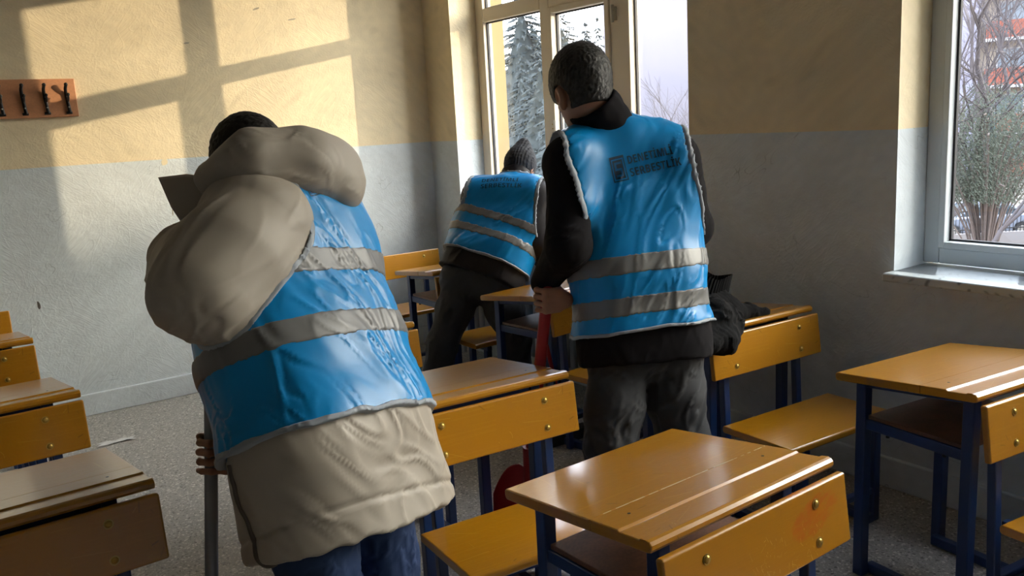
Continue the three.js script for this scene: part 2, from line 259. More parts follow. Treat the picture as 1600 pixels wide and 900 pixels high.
spruce(12.04, -12.06, 8.1, 2, 'spruce at the right edge of the middle pane', 'spruces outside the first window', M.needlesBlue, 1.0);
spruce(21.57, -27.49, 10.6, 1, 'far wide spruce behind the first pane', 'spruces outside the first window', M.needlesBlue, 2.0);
spruce(23.84, -28.26, 10.8, 0, 'far wide spruce behind the mullion', 'spruces outside the first window', M.needlesBlue, 2.0);
spruce(22.17, -24.44, 9.6, 2, 'far spruce behind the middle pane', 'spruces outside the first window', M.needlesBlue, 1.6);
spruce(12.24, -14.48, 7.8, 2, 'dark spruce in the middle of the first pane', 'spruces outside the first window', M.needlesBlue, 1.3);
spruce(11.06, -14.12, 7.4, 0, 'spruce half hidden by the outer edge of the window', 'spruces outside the first window', M.needlesBlue, 1.2);
function bareTree(x, z, h, seed, label, depth = 6, lean = [0, 0]) {
  const r = seeded(seed), thick = [], twigs = [], t = thing('bare_tree', label, 'tree', [x, GY, z]);
  const grow = (a, d, L, rad, n) => {
    const b = plus(a, mul3(d, L)); (n > depth - 3 ? thick : twigs).push(rod(a, b, rad, rad * 0.72, n > depth - 3 ? 7 : 4));
    if (n === 0) return; const kids = n > depth - 2 ? 3 : 2 + (r() < 0.5 ? 1 : 0);
    for (let k = 0; k < kids; k++) { const q = [d[0] + (r() - 0.5) * 1.15, d[1] * 0.85 + (r() - 0.25) * 0.55, d[2] + (r() - 0.5) * 1.15], l = Math.hypot(...q); grow(k ? plus(a, mul3(d, L * (0.55 + 0.45 * r()))) : b, q.map((c) => c / l), L * (0.66 + 0.18 * r()), rad * (k ? 0.55 : 0.7), n - 1); }
  };
  grow([0, 0, 0], [lean[0], 1, lean[1]], h * 0.24, h * 0.011, depth);
  part('trunk', join(thick), M.barkGrey, t); part('twigs', join(twigs), M.barkGrey, t);
}
function plus(a, b) { return [a[0] + b[0], a[1] + b[1], a[2] + b[2]]; }
function mul3(a, s) { return [a[0] * s, a[1] * s, a[2] * s]; }
bareTree(12.4, -9.0, 7.6, 12, 'bare tree with fine twigs in front of the pale lilac building', 7);
bareTree(13.4, -3.3, 9.5, 22, 'bare tree nearest the right-hand window, at its left', 7, [0.02, 0.0]);
bareTree(18.2, -5.1, 12, 35, 'forked bare tree in the middle of the right-hand window', 8, [-0.03, 0.02]);
bareTree(21.6, -5.4, 13, 47, 'bare tree at the right edge of the right-hand window', 8);
bareTree(24.5, -9.5, 12, 58, 'farthest bare tree, before the red balconies', 7);
{ // evergreen shrub: thousands of needles on arching stems
  const t = thing('evergreen_shrub', 'grey-green evergreen shrub outside the right-hand window above the car', 'shrub', [16.5, GY, -4.35]), r = seeded(5), s = soup(), st = [];
  for (let k = 0; k < 60; k++) { const a = r() * 6.28, R = 0.3 + 2.6 * r(), H = 3.7 + 1.9 * r(); let p = [0, 0, 0]; for (let i = 1; i <= 7; i++) { const f = i / 7, q = [Math.cos(a) * R * f * f, H * Math.sin(f * 1.7), Math.sin(a) * R * f * f]; st.push(rod(p, q, 0.02, 0.015, 4)); p = q; for (let n = 0; n < 150; n++) { const b = [q[0] + (r() - 0.5) * 0.9, q[1] + (r() - 0.5) * 0.9, q[2] + (r() - 0.5) * 0.9], d = [(r() - 0.5) * 0.12, (r() - 0.3) * 0.12, (r() - 0.5) * 0.12]; if (b[1] > 3.3) s.tri(b, [b[0] + d[0], b[1] + d[1], b[2] + d[2]], [b[0] + 0.012, b[1] + 0.014, b[2] + 0.012]); } } }
  part('needles', s.geo(), std({ color: rgb(0.075, 0.085, 0.06), roughness: 0.9, side: THREE.DoubleSide }), t); part('stems', join(st), M.bark, t);
}
{ // pale lilac building: plain end wall with a roof edge
  const t = thing('lilac_building', 'pale lilac rendered building with a plain end wall behind the first window', 'building', [14.8, GY, -15.0], 0.41);
  const lil = std({ color: rgb(0.20, 0.185, 0.205), roughness: 0.9 });
  part('wall', box(0, 9, 0, 17, 0, 6), lil, t); part('roof', rbox(-0.4, 9.4, 17, 17.35, -0.4, 6.4, 0.05), M.facade, t); part('plinth', box(-0.06, 0, 0, 0.7, 0, 6), M.barkGrey, t);
  for (const x of [1.6, 5.0]) for (const y of [2.0, 5.0, 8.0, 11]) { const w = part('window', box(x, x + 1.2, y, y + 1.4, 6, 6.06), M.framePale, t); part('pane', box(x + 0.1, x + 1.1, y + 0.1, y + 1.3, 6.06, 6.08), M.gasket, w); }
}
{ // block of flats with brick-red balconies
  const t = thing('apartment_block', 'tall block of flats with orange-red balconies and white slabs behind the trees', 'building', [58.3, GY, -26.6], 0.41);
  const cream = std({ color: rgb(0.28, 0.24, 0.19), roughness: 0.9 }), brick = std({ color: rgb(0.22, 0.065, 0.04), roughness: 0.9 }), white = std({ color: rgb(0.34, 0.33, 0.32), roughness: 0.9 }), lilac = std({ color: rgb(0.21, 0.20, 0.25), roughness: 0.9 }), glass = phy({ color: rgb(0.10, 0.13, 0.16), roughness: 0.1 });
  part('wall', box(0, 12, 0, 30, -14, 8), cream, t); part('corner_tower', box(-0.9, 0, 0, 30, -1.2, 0.6), lilac, t);
  for (let f = 0; f < 9; f++) {
    const y = f * 3.05;
    for (const z of [1.0, 4.6]) { const b = part('balcony', box(-1.3, 0, y + 0.15, y + 1.25, z, z + 3.0), brick, t); part('slab', box(-1.4, 0, y - 0.05, y + 0.15, z - 0.1, z + 3.1), white, b); const d = part('window', box(-0.06, 0, y + 1.25, y + 2.6, z + 0.6, z + 2.4), white, t); part('pane', box(-0.09, -0.06, y + 1.35, y + 2.5, z + 0.7, z + 2.3), glass, d); }
    for (const z of [-3.6, -6.6, -10]) { const d = part('window', box(-0.06, 0, y + 1.0, y + 2.4, z, z + 1.5), white, t); part('pane', box(-0.09, -0.06, y + 1.1, y + 2.3, z + 0.1, z + 1.4), glass, d); }
  }
  part('roof', box(-1, 13, 30, 30.4, -15, 9), white, t);
}
{ // the long low block across the way, whose roof cuts off the lowest sun
  const t = thing('long_building', 'long two-storey building across the yard towards the sun', 'building', [38.5, GY, 24.3], -0.56);
  const w = std({ color: rgb(0.5, 0.45, 0.38), roughness: 0.9 }), g = phy({ color: rgb(0.10, 0.13, 0.16), roughness: 0.15 });
  part('wall', box(0, 9, 0, 12.5, -24, 24), w, t); part('roof', box(-0.5, 9.5, 12.5, 13.0, -24.5, 24.5), M.barkGrey, t);
  for (let k = 0; k < 12; k++) for (const y of [1.4, 5.0, 8.6]) { const d = part('window', box(-0.05, 0, y, y + 1.5, -22.5 + k * 3.9, -20.9 + k * 3.9), M.white, t); part('pane', box(-0.08, -0.05, y + 0.1, y + 1.4, -22.4 + k * 3.9, -21.0 + k * 3.9), g, d); }
}
{ // a narrow stair tower between the school and the yard; its shadow lies over the windows to the right
  const t = thing('stair_tower', 'narrow rendered stair tower across the yard', 'building', [21, GY, 15.95], -0.56);
  part('wall', box(0, 5, 0, 13.8, 0, 4.8), std({ color: rgb(0.5, 0.46, 0.40), roughness: 0.9 }), t); part('roof', box(-0.1, 5.1, 13.8, 14.1, 0, 4.9), M.barkGrey, t);
  for (const y of [2.2, 5.2, 8.0]) { const d = part('window', box(-0.05, 0, y, y + 1.3, 1.7, 3.1), M.white, t); part('pane', box(-0.08, -0.05, y + 0.1, y + 1.2, 1.8, 3.0), M.gasket, d); }
}
{ // the wing of the school that stands out towards the yard, right of the windows
  const t = thing('school_wing', 'rendered wing of the school standing out beside the right-hand windows', 'building', [0.43, GY, 8.9]);
  part('wall', box(0, 3.4, 0, 11, 0, 6), M.facade, t); part('roof', box(0, 3.7, 11, 11.3, -0.3, 6.3), M.barkGrey, t);
  for (const y of [1.6, 5.2, 8.4]) { const d = part('window', box(3.4, 3.45, y, y + 1.6, 1.8, 4.0), M.framePale, t); part('pane', box(3.45, 3.48, y + 0.1, y + 1.5, 1.9, 3.9), M.gasket, d); }
}
{ // street: low wall with a picket fence, and a parked car
  const w = part('low_wall', box(-0.15, 0.15, 0, 0.5, -1, 16), std({ color: rgb(0.20, 0.18, 0.17), roughness: 0.95 }), scene); tag(w, 'low concrete wall under the iron fence outside the right-hand window', 'wall'); w.userData.kind = 'thing'; w.position.set(23.8, GY, -15.8); w.rotation.y = 0.955;
  const t = thing('iron_fence', 'dark iron picket fence on a low wall in front of the parked car', 'fence', [23.8, GY + 0.5, -15.8], 0.955), pk = rod([0, 0, 0], [0, 0.95, 0], 0.016, 0.012, 6);
  for (let k = 0; k < 110; k++) { const m = part('picket', pk, M.blackMetal, t); m.position.z = 0.07 + k * 0.136; }
  for (const y of [0.12, 0.82]) part('rail', box(-0.02, 0.02, y, y + 0.04, 0, 15), M.blackMetal, t);
  for (let k = 0; k <= 6; k++) part('post', box(-0.05, 0.05, 0, 1.05, k * 2.5 - 0.05, k * 2.5 + 0.05), M.blackMetal, t);
  const c = thing('parked_car', 'pale blue-grey saloon car parked behind the iron fence', 'car', [32.3, GY, -12.6], -0.61);
  const paint = phy({ color: rgb(0.22, 0.25, 0.31), roughness: 0.3, clearcoat: 0.8, metalness: 0.3 }), glassy = phy({ color: rgb(0.06, 0.08, 0.09), roughness: 0.08 });
  const prof = (pts, d, bev) => { const g = new THREE.ExtrudeGeometry(new THREE.Shape(pts.map(([x, y]) => new THREE.Vector2(x, y))), { depth: d - 2 * bev, bevelEnabled: true, bevelThickness: bev, bevelSize: bev, bevelOffset: -bev, bevelSegments: 3 }); g.translate(0, 0, -(d - 2 * bev) / 2); return g; };
  part('body', prof([[-2.15, 0.32], [-2.18, 0.62], [-2.05, 0.86], [-1.1, 0.93], [-0.5, 0.95], [1.55, 0.97], [2.15, 0.90], [2.2, 0.55], [2.1, 0.3], [1.75, 0.28], [1.7, 0.5], [1.45, 0.63], [1.2, 0.55], [1.08, 0.28], [-0.95, 0.28], [-1.05, 0.52], [-1.3, 0.63], [-1.55, 0.52], [-1.65, 0.28]], 1.74, 0.07), paint, c);
  part('cabin', prof([[-1.05, 0.92], [-0.35, 1.36], [0.2, 1.43], [0.95, 1.38], [1.6, 0.95]], 1.44, 0.1), glassy, c);
  part('roof', prof([[-0.42, 1.36], [0.2, 1.455], [0.98, 1.40], [0.9, 1.36], [0.2, 1.41], [-0.3, 1.34]], 1.36, 0.02), paint, c);
  for (const z of [-0.725, 0.725]) part('pillar', join([bar([-1.0, 0.94, z], [-0.36, 1.37, z * 0.93], 0.05, 0.03), bar([0.25, 0.94, z], [0.25, 1.42, z * 0.93], 0.06, 0.03), bar([1.5, 0.96, z], [0.96, 1.38, z * 0.93], 0.07, 0.03)]), paint, c);
  for (const x of [-1.3, 1.43]) for (const z of [-0.78, 0.78]) { const wl = part('wheel', rod([x, 0.31, z - 0.1], [x, 0.31, z + 0.1], 0.31, 0.31, 24), M.shoe, c); part('hub_cap', rod([x, 0.31, z - 0.112], [x, 0.31, z + 0.112], 0.19, 0.19, 16), M.steel, wl); }
  for (const z of [-0.6, 0.6]) { part('headlight', moved(new RoundedBoxGeometry(0.1, 0.14, 0.34, 2, 0.04), -2.13, 0.72, z), M.steel, c); part('tail_light', moved(new RoundedBoxGeometry(0.08, 0.16, 0.3, 2, 0.03), 2.15, 0.74, z), M.red, c); }
}

// ------------------------------------------------------------------ school desks: desk top, back board and bench in one frame
const STICK = [[-0.625, 0.03, 2.19], [-0.735, 0.50, 2.20]];
const DW = 0.575, DD = 0.48, TOPY = 0.742, TILT = Math.atan2(0.052, 0.48), LX = 0.198;
function taper(g, wBack, wFront) { const p = g.attributes.position; for (let i = 0; i < p.count; i++) p.setX(i, p.getX(i) * lerp(wBack, wFront, clamp((p.getZ(i) + DD) / DD, 0, 1)) / DW); return g; }
function slab(points, w, bevel = 0.003) {   // a profile in (z, y) drawn out along x
  const s = new THREE.Shape(points.map(([z, y]) => new THREE.Vector2(z, y)));
  const g = new THREE.ExtrudeGeometry(s, { depth: w - 2 * bevel, bevelEnabled: true, bevelThickness: bevel, bevelSize: bevel, bevelOffset: -bevel, bevelSegments: 2, steps: 1 });
  g.translate(0, 0, -(w - 2 * bevel) / 2); g.rotateY(-Math.PI / 2); return g;
}
const arc = (z, y, r, a0, a1, n = 5) => Array.from({ length: n + 1 }, (_, i) => { const a = a0 + (a1 - a0) * i / n; return [z + r * Math.cos(a), y + r * Math.sin(a)]; });
const PI = Math.PI;
const G = {};
{
  const T = 0.026, r = 0.010;
  const rear = [...arc(-DD + r, -T + r, r, 1.5 * PI, PI), ...arc(-DD + r, -r, r, PI, 0.5 * PI), [-0.1765, 0], [-0.1765, -T]];
  const front = [[-0.1755, -T], [-0.1755, 0], [-0.094, 0], [-0.089, -0.004], [-0.034, -0.004], [-0.029, -0.0005], [-0.013, -0.0005], ...arc(-0.0135, -0.0135, 0.013, 0.5 * PI, -0.5 * PI), ];
  front[front.length - 1] = [-0.0135, -T];
  G.rearPlank = uvMetres(taper(slab(rear, DW), 0.555, 0.582)); G.frontPlank = uvMetres(taper(slab(front, DW), 0.555, 0.582));
  for (const g of [G.rearPlank, G.frontPlank]) { g.rotateX(-TILT); g.translate(0, TOPY, 0); }
  G.legBack = rbox(-0.0175, 0.0175, 0, 0.668, -0.0175, 0.0175); G.legFront = rbox(-0.0175, 0.0175, 0, 0.706, -0.0175, 0.0175);
  G.topRail = bar([0, 0.654, -0.425], [0, 0.690, -0.09], 0.025, 0.028); G.shelfRail = bar([0, 0.522, -0.425], [0, 0.522, -0.07], 0.022, 0.034);
  G.footRail = bar([0, 0.0185, -0.425], [0, 0.0185, 0.375], 0.030, 0.034);
  G.crossTop = bar([-LX + 0.018, 0.692, -0.072], [LX - 0.018, 0.692, -0.072], 0.024, 0.024);
  G.crossLow = bar([-LX + 0.018, 0.10, -0.072], [LX - 0.018, 0.10, -0.072], 0.024, 0.03);
  G.shelf = rbox(-0.205, 0.205, 0.5395, 0.553, -0.408, -0.094, 0.003); G.shelfLip = rbox(-0.178, 0.178, 0.541, 0.600, -0.088, -0.075, 0.002);
  G.upright = bar([0, 0.002, 0.020], [0, 0.690, -0.008], 0.030, 0.026);
  G.seat = (() => { const r = 0.009; return uvMetres(slab([...arc(0.076 + r, 0.376 + r, r, 1.5 * PI, PI), ...arc(0.076 + r, 0.402 - r, r, PI, 0.5 * PI), ...arc(0.385 - r, 0.402 - r, r, 0.5 * PI, 0), ...arc(0.385 - r, 0.376 + r, r, 0, -0.5 * PI)], 0.572)); })();
  G.seatLeg = rbox(-0.0165, 0.0165, 0, 0.352, -0.0165, 0.0165); G.seatRail = bar([0, 0.362, 0.034], [0, 0.362, 0.378], 0.028, 0.024);
  G.seatCross = bar([-LX + 0.018, 0.12, 0.355], [LX - 0.018, 0.12, 0.355], 0.022, 0.026);
  // back board: 18 mm, leaning back, its lower edge further out; held by four bolts
  const a = Math.atan2(0.020, 0.155), back = rbox(-0.291, 0.291, -0.0785, 0.0785, -0.010, 0.010, 0.006);
  back.rotateX(-a); back.translate(0, 0.636, 0.0275); G.back = back;
  const boltG = new THREE.SphereGeometry(0.0085, 10, 6, 0, 2 * PI, 0, PI / 2); boltG.scale(1, 0.6, 1); boltG.rotateX(PI / 2);
  G.bolt = uvMetres(boltG.toNonIndexed());
  G.washer = uvMetres(new THREE.CylinderGeometry(0.0115, 0.0115, 0.002, 12).rotateX(PI / 2).toNonIndexed());
  G.boltAt = [[-1, 1], [1, 1], [-1, -1], [1, -1]].map(([s, t]) => ({ x: s * 0.175, y: 0.636 + t * 0.042, z: 0.0275 + 0.0103 - t * 0.042 * Math.tan(a), a }));
  G.screw = uvMetres(new THREE.CylinderGeometry(0.0036, 0.0036, 0.0006, 10).toNonIndexed());
  { const r = seeded(3), list = []; for (let k = 0; k < 46; k++) { const w = 0.008 + 0.010 * r(), x = -0.272 + k * 0.0121; if (r() < 0.25) continue; const h = 0.0012 + 0.0022 * r(); list.push(box(x, Math.min(x + w, 0.278), -0.001, 0.0004, -0.176 - h / 2, -0.176 + h / 2)); } G.joint = join(list); G.joint.rotateX(-TILT); G.joint.translate(0, TOPY, 0); }
  M.filler = std({ color: rgb(0.62, 0.50, 0.30), roughness: 0.6 });
  G.knob = uvMetres(new THREE.CylinderGeometry(0.006, 0.006, 0.012, 8).toNonIndexed());
}
function deskUnit(x, z, turn, label, opt = {}) {
  const t = thing(opt.bench ? 'school_bench' : 'school_desk', label, opt.bench ? 'bench' : 'school desk', [x, 0, z], turn, opt.bench ? 'benches by the back wall' : 'yellow school desks');
  const at = (m, px, py, pz) => { m.position.set(px, py, pz); return m; };
  if (!opt.bench) {
    const top = new THREE.Group(); top.name = 'desktop'; t.add(top);
    part('plank', G.rearPlank, opt.wood || M.wood, top); part('plank', G.frontPlank, opt.wood || M.wood, top);
    const scr = (x, z) => { const m = at(part('screw', G.screw, M.blackMetal, top.children[1]), x, TOPY + z * Math.sin(TILT) + 0.0002, z * Math.cos(TILT)); m.rotation.x = -TILT; };
    scr(-0.215, -0.135); scr(0.215, -0.135);
    if (opt.joint) part('joint_filler', G.joint, M.filler, top);
    for (const s of [-1, 1]) {
      at(part('leg', G.legBack, M.navy, t), s * LX, 0, -0.430); at(part('leg', G.legFront, M.navy, t), s * LX, 0, -0.072);
      at(part('top_rail', G.topRail, M.navy, t), s * LX, 0, 0); const r = at(part('shelf_rail', G.shelfRail, M.navy, t), s * LX, 0, 0);
      for (const k of [-0.34, -0.15]) at(part('bolt', G.knob, M.blackMetal, r), 0, 0.502, k);
      at(part('foot_rail', G.footRail, M.navy, t), s * (LX - 0.034), 0, 0);
    }
    part('cross_bar', G.crossTop, M.navy, t); part('cross_bar', G.crossLow, M.navy, t);
    part('shelf', G.shelf, M.ply, t); part('shelf_lip', G.shelfLip, M.ply, t);
  }
  for (const s of [-1, 1]) at(part('upright', G.upright, M.navy, t), s * (LX - 0.002), 0, 0);
  const b = part('backrest', G.back, opt.back || M.wood, t);
  for (const q of G.boltAt) { const w = at(part('washer', G.washer, M.bolt, b), q.x, q.y, q.z); w.rotation.x = -q.a; const k = at(part('bolt', G.bolt, M.bolt, b), q.x, q.y, q.z); k.rotation.x = -q.a; }
  part('seat', G.seat, M.wood, t);
  for (const s of [-1, 1]) { at(part('seat_leg', G.seatLeg, M.navy, t), s * (LX - 0.002), 0, 0.355); at(part('seat_rail', G.seatRail, M.navy, t), s * (LX - 0.002), 0, 0); }
  part('cross_bar', G.seatCross, M.navy, t);
  return t;
}
deskUnit(-1.734, 4.206, 0.032, 'scratched yellow desk nearest the front, with a worn orange patch on its back board', { back: M.wornBoard, joint: true });
deskUnit(-0.526, 4.225, -0.11, 'yellow desk at the right edge, under the right-hand window, showing its brown shelf');
deskUnit(-1.724, 3.225, -0.07, 'yellow desk beside the man in the beige parka, waste on its shelf');
deskUnit(-0.481, 3.218, -0.05, 'yellow desk with the black sweater lying on its top');
deskUnit(-0.489, 2.235, 0.12, 'yellow desk between the two standing men in vests, left hand of one on it');
deskUnit(-0.481, 1.256, 0.0, 'yellow desk in the far corner, left of the man bending over');
deskUnit(-1.724, 2.25, 0.0, 'yellow desk mostly hidden behind the beige parka, only its right end showing');
deskUnit(-2.961, 3.244, 0.028, 'yellow desk lowest at the left edge, its dark back board in shade');
deskUnit(-2.967, 2.291, 0.033, 'yellow desk second from the front in the left column');
deskUnit(-2.986, 1.266, -0.006, 'yellow desk third from the front in the left column, nearest the wall with hooks');
deskUnit(-0.481, 0.30, 0, 'bench against the back wall in the far corner under the first window', { bench: true });
deskUnit(-2.986, 0.28, 0, 'bench against the back wall at the far end of the left column', { bench: true });

// ------------------------------------------------------------------ coat hooks on a board
{
  const t = thing('coat_hook_board', 'wooden board with black coat hooks screwed to the cream wall', 'coat rack', [-2.43, 1.77, 0.012]);
  part('board', rbox(-0.40, 0.235, -0.10, 0.10, -0.012, 0.008, 0.004), M.board, t);
  for (let k = 0; k < 6; k++) {
    const x = 0.186 - k * 0.105, pts = [V(x + 0.006, -0.078, 0.014), V(x + 0.002, -0.03, 0.014), V(x - 0.002, 0.02, 0.016), V(x - 0.004, 0.045, 0.030), V(x, 0.066, 0.040)];
    const h = part('hook', (() => {
      const strip = new THREE.TubeGeometry(new THREE.CatmullRomCurve3(pts), 16, 0.0085, 8); 
      const prong = new THREE.TubeGeometry(new THREE.CatmullRomCurve3([V(x, -0.008, 0.015), V(x, -0.018, 0.045), V(x, -0.004, 0.066), V(x, 0.012, 0.068)]), 12, 0.0055, 8);
      return join([strip, prong, moved(new THREE.SphereGeometry(0.009, 10, 8), x, 0.014, 0.068), moved(new THREE.SphereGeometry(0.010, 10, 8), x, 0.068, 0.040), rbox(x - 0.012, x + 0.018, -0.086, -0.072, 0.006, 0.014, 0.003)]);
    })(), M.blackMetal, t);
    for (const y of [-0.05, 0.005]) part('screw', moved(new THREE.SphereGeometry(0.0045, 8, 6), x + 0.002, y, 0.0225), M.steel, h);
  }
}
// ------------------------------------------------------------------ radiator under the first window
{
  const t = thing('radiator', 'grey ribbed radiator on the wall below the first window', 'radiator', [-0.095, 0, 0]);
  const mat = std({ color: rgb(0.42, 0.45, 0.47), roughness: 0.5 });
  const col = rbox(-0.045, 0.045, 0.13, 0.70, -0.026, 0.026, 0.018, 3);
  for (let k = 0; k < 24; k++) { const m = part('column', col, mat, t); m.position.z = 0.58 + k * 0.066; }
  part('pipe', rod([0, 0.66, 0.5], [0, 0.66, 2.2], 0.016), mat, t); part('pipe', rod([0, 0.17, 0.42], [0, 0.17, 2.2], 0.016), mat, t); part('pipe', rod([0, 0, 0.42], [0, 0.186, 0.42], 0.014), mat, t);
  for (const z of [0.8, 1.86]) part('bracket', rbox(0.02, 0.095, 0.60, 0.64, z - 0.006, z + 0.006, 0.002), mat, t);
}
// ------------------------------------------------------------------ small things
{ // red shovel, blade down, handle held by the standing man
  const t = thing('red_shovel', 'red plastic shovel with a tubular handle, held by the man with the black fleece', 'shovel', [-1.462, 0, 3.035], -0.6);
  const P = [], Q = 24, R = 22, W = 0.135, H = 0.37, idx = [];
  for (const side of [0, 1]) for (let j = 0; j <= R; j++) for (let i = 0; i <= Q; i++) {
    const s = i / Q * 2 - 1, v = j / R, top = 1 - 0.16 * Math.pow(Math.abs(s), 3.5) - 0.07 * Math.exp(-Math.pow(s / 0.16, 2)) - 0.16 * Math.pow(clamp(Math.abs(s) - 0.55, 0, 1), 1.2);
    const y = 0.012 + H * v * top, z = 0.05 * s * s - 0.03 * Math.sin(v * PI) + (side ? 0.005 : 0) + 0.02 * (1 - v) * (1 - v);
    P.push(s * W * (1 - 0.10 * v), y, z);
  }
  const n = (Q + 1) * (R + 1), q = (s, i, j) => s * n + j * (Q + 1) + i;
  for (let j = 0; j < R; j++) for (let i = 0; i < Q; i++) { const a = q(0, i, j), b = q(0, i + 1, j), c = q(0, i + 1, j + 1), d = q(0, i, j + 1); idx.push(a, c, b, a, d, c); const e = a + n, f = b + n, g = c + n, h = d + n; idx.push(e, f, g, e, g, h); }
  for (let i = 0; i < Q; i++) for (const j of [0, R]) { const a = q(0, i, j), b = q(0, i + 1, j); idx.push(a, b, b + n, a, b + n, a + n); }
  for (let j = 0; j < R; j++) for (const i of [0, Q]) { const a = q(0, i, j), b = q(0, i, j + 1); idx.push(a, b, b + n, a, b + n, a + n); }
  const g = new THREE.BufferGeometry(); g.setAttribute('position', new THREE.Float32BufferAttribute(P, 3)); g.setIndex(idx); g.computeVertexNormals();
  const red2 = M.red.clone(); red2.side = THREE.DoubleSide;
  part('blade', g, red2, t);
  part('socket', rod([0, 0.22, -0.018], [0.010, 0.44, 0.006], 0.020, 0.024, 16), M.red, t);
  part('handle', rod([0.010, 0.40, 0.004], [0.098, 0.985, -0.009], 0.0195, 0.0195, 18), M.red, t);
}
{ // a thin red stick behind the bench of the desk between the men
  const t = thing('red_broom', 'thin red broom handle leaning behind the yellow desk between the men', 'broom', [0, 0, 0]);
  part('stick', rod(STICK[0], STICK[1], 0.010, 0.010, 12), M.red, t);
  const f = STICK[0]; part('brush', rbox(f[0] - 0.12, f[0] + 0.12, 0.0, 0.06, f[2] - 0.03, f[2] + 0.03, 0.01), M.shoe, t);
}
{ // litter
  const crumple = (w, d, seed, lift) => { const g = new THREE.PlaneGeometry(w, d, 10, 8); g.rotateX(-PI / 2); const p = g.attributes.position; for (let i = 0; i < p.count; i++) { const x = p.getX(i), z = p.getZ(i), e = 1 + 0.25 * N2(seed + x * 20, z * 20); p.setXYZ(i, x * e, 0.003 + lift * (0.5 + 0.5 * N2(x * 14 + seed, z * 14)), z * e); } g.computeVertexNormals(); return g; };
  const pm = M.paper.clone(); pm.side = THREE.DoubleSide;
  const a = part('paper_scrap', crumple(0.17, 0.05, 3, 0.008), pm, scene); a.position.set(-2.34, 0, 0.60); tag(a, 'white paper scrap on the floor near the hook wall', 'paper');
  const b = part('paper_scrap', crumple(0.05, 0.04, 9, 0.02), pm, scene); b.position.set(-1.655, 0.554, 3.06); b.rotation.set(0.2, 0.5, 0.1); tag(b, 'small white paper on the shelf of the littered desk', 'paper');
  const scraps = [['dark red crumpled wrapper at the left of the littered shelf', rgb(0.12, 0.03, 0.02), -1.88, 2.93], ['black scrap in the middle of the littered shelf', rgb(0.02, 0.02, 0.022), -1.79, 3.02], ['brown scrap of card beside the black one on the littered shelf', rgb(0.2, 0.12, 0.06), -1.72, 2.90], ['dark blue wrapper near the white paper on the littered shelf', rgb(0.03, 0.04, 0.13), -1.60, 3.0]], r = seeded(77);
  scraps.forEach(([label, c, x, z], k) => { const m = part('shelf_waste', crumple(0.065, 0.045, k * 3.1, 0.03), std({ color: c, roughness: 0.7, side: THREE.DoubleSide }), scene); m.position.set(x, 0.554, z); m.rotation.y = r() * 6; tag(m, label, 'waste'); });
  [['yellow scrap on the floor between the legs of the bending man', rgb(0.42, 0.33, 0.17), -0.74, 1.70], ['brown scrap on the floor beside the yellow one', rgb(0.25, 0.16, 0.08), -0.66, 1.83]].forEach(([label, c, x, z], k) => { const m = part('floor_scrap', crumple(0.05, 0.03, 40 + k * 7, 0.012), std({ color: c, roughness: 0.8, side: THREE.DoubleSide }), scene); m.position.set(x, 0, z); tag(m, label, 'waste'); });
}

// ------------------------------------------------------------------ figures: distance fields meshed by surface nets
const add = (a, b) => [a[0] + b[0], a[1] + b[1], a[2] + b[2]], sub = (a, b) => [a[0] - b[0], a[1] - b[1], a[2] - b[2]], mul = (a, s) => [a[0] * s, a[1] * s, a[2] * s];
const dot = (a, b) => a[0] * b[0] + a[1] * b[1] + a[2] * b[2], cross = (a, b) => [a[1] * b[2] - a[2] * b[1], a[2] * b[0] - a[0] * b[2], a[0] * b[1] - a[1] * b[0]];
const len = (a) => Math.hypot(a[0], a[1], a[2]), unit = (a) => mul(a, 1 / len(a)), mix = (a, b, t) => add(mul(a, 1 - t), mul(b, t));
const smin = (a, b, k) => { const h = Math.max(k - Math.abs(a - b), 0); return Math.min(a, b) - h * h / (4 * k); };
const smax = (a, b, k) => -smin(-a, -b, k);
// a chain of tapered capsules: [[point, radius], ...]
function chain(list) {
  const s = [];
  for (let i = 0; i + 1 < list.length; i++) { const [a, ra] = list[i], [b, rb] = list[i + 1], d = sub(b, a); s.push([a[0], a[1], a[2], d[0], d[1], d[2], dot(d, d) || 1e-9, ra, rb - ra]); }
  return s;
}
const segD = (s, x, y, z) => { const px = x - s[0], py = y - s[1], pz = z - s[2]; let t = (px * s[3] + py * s[4] + pz * s[5]) / s[6]; t = t < 0 ? 0 : t > 1 ? 1 : t; return Math.hypot(px - s[3] * t, py - s[4] * t, pz - s[5] * t) - s[7] - s[8] * t; };
const blob = (segs, k) => (x, y, z) => { let d = 1e3; for (const s of segs) d = smin(d, segD(s, x, y, z), k); return d; };
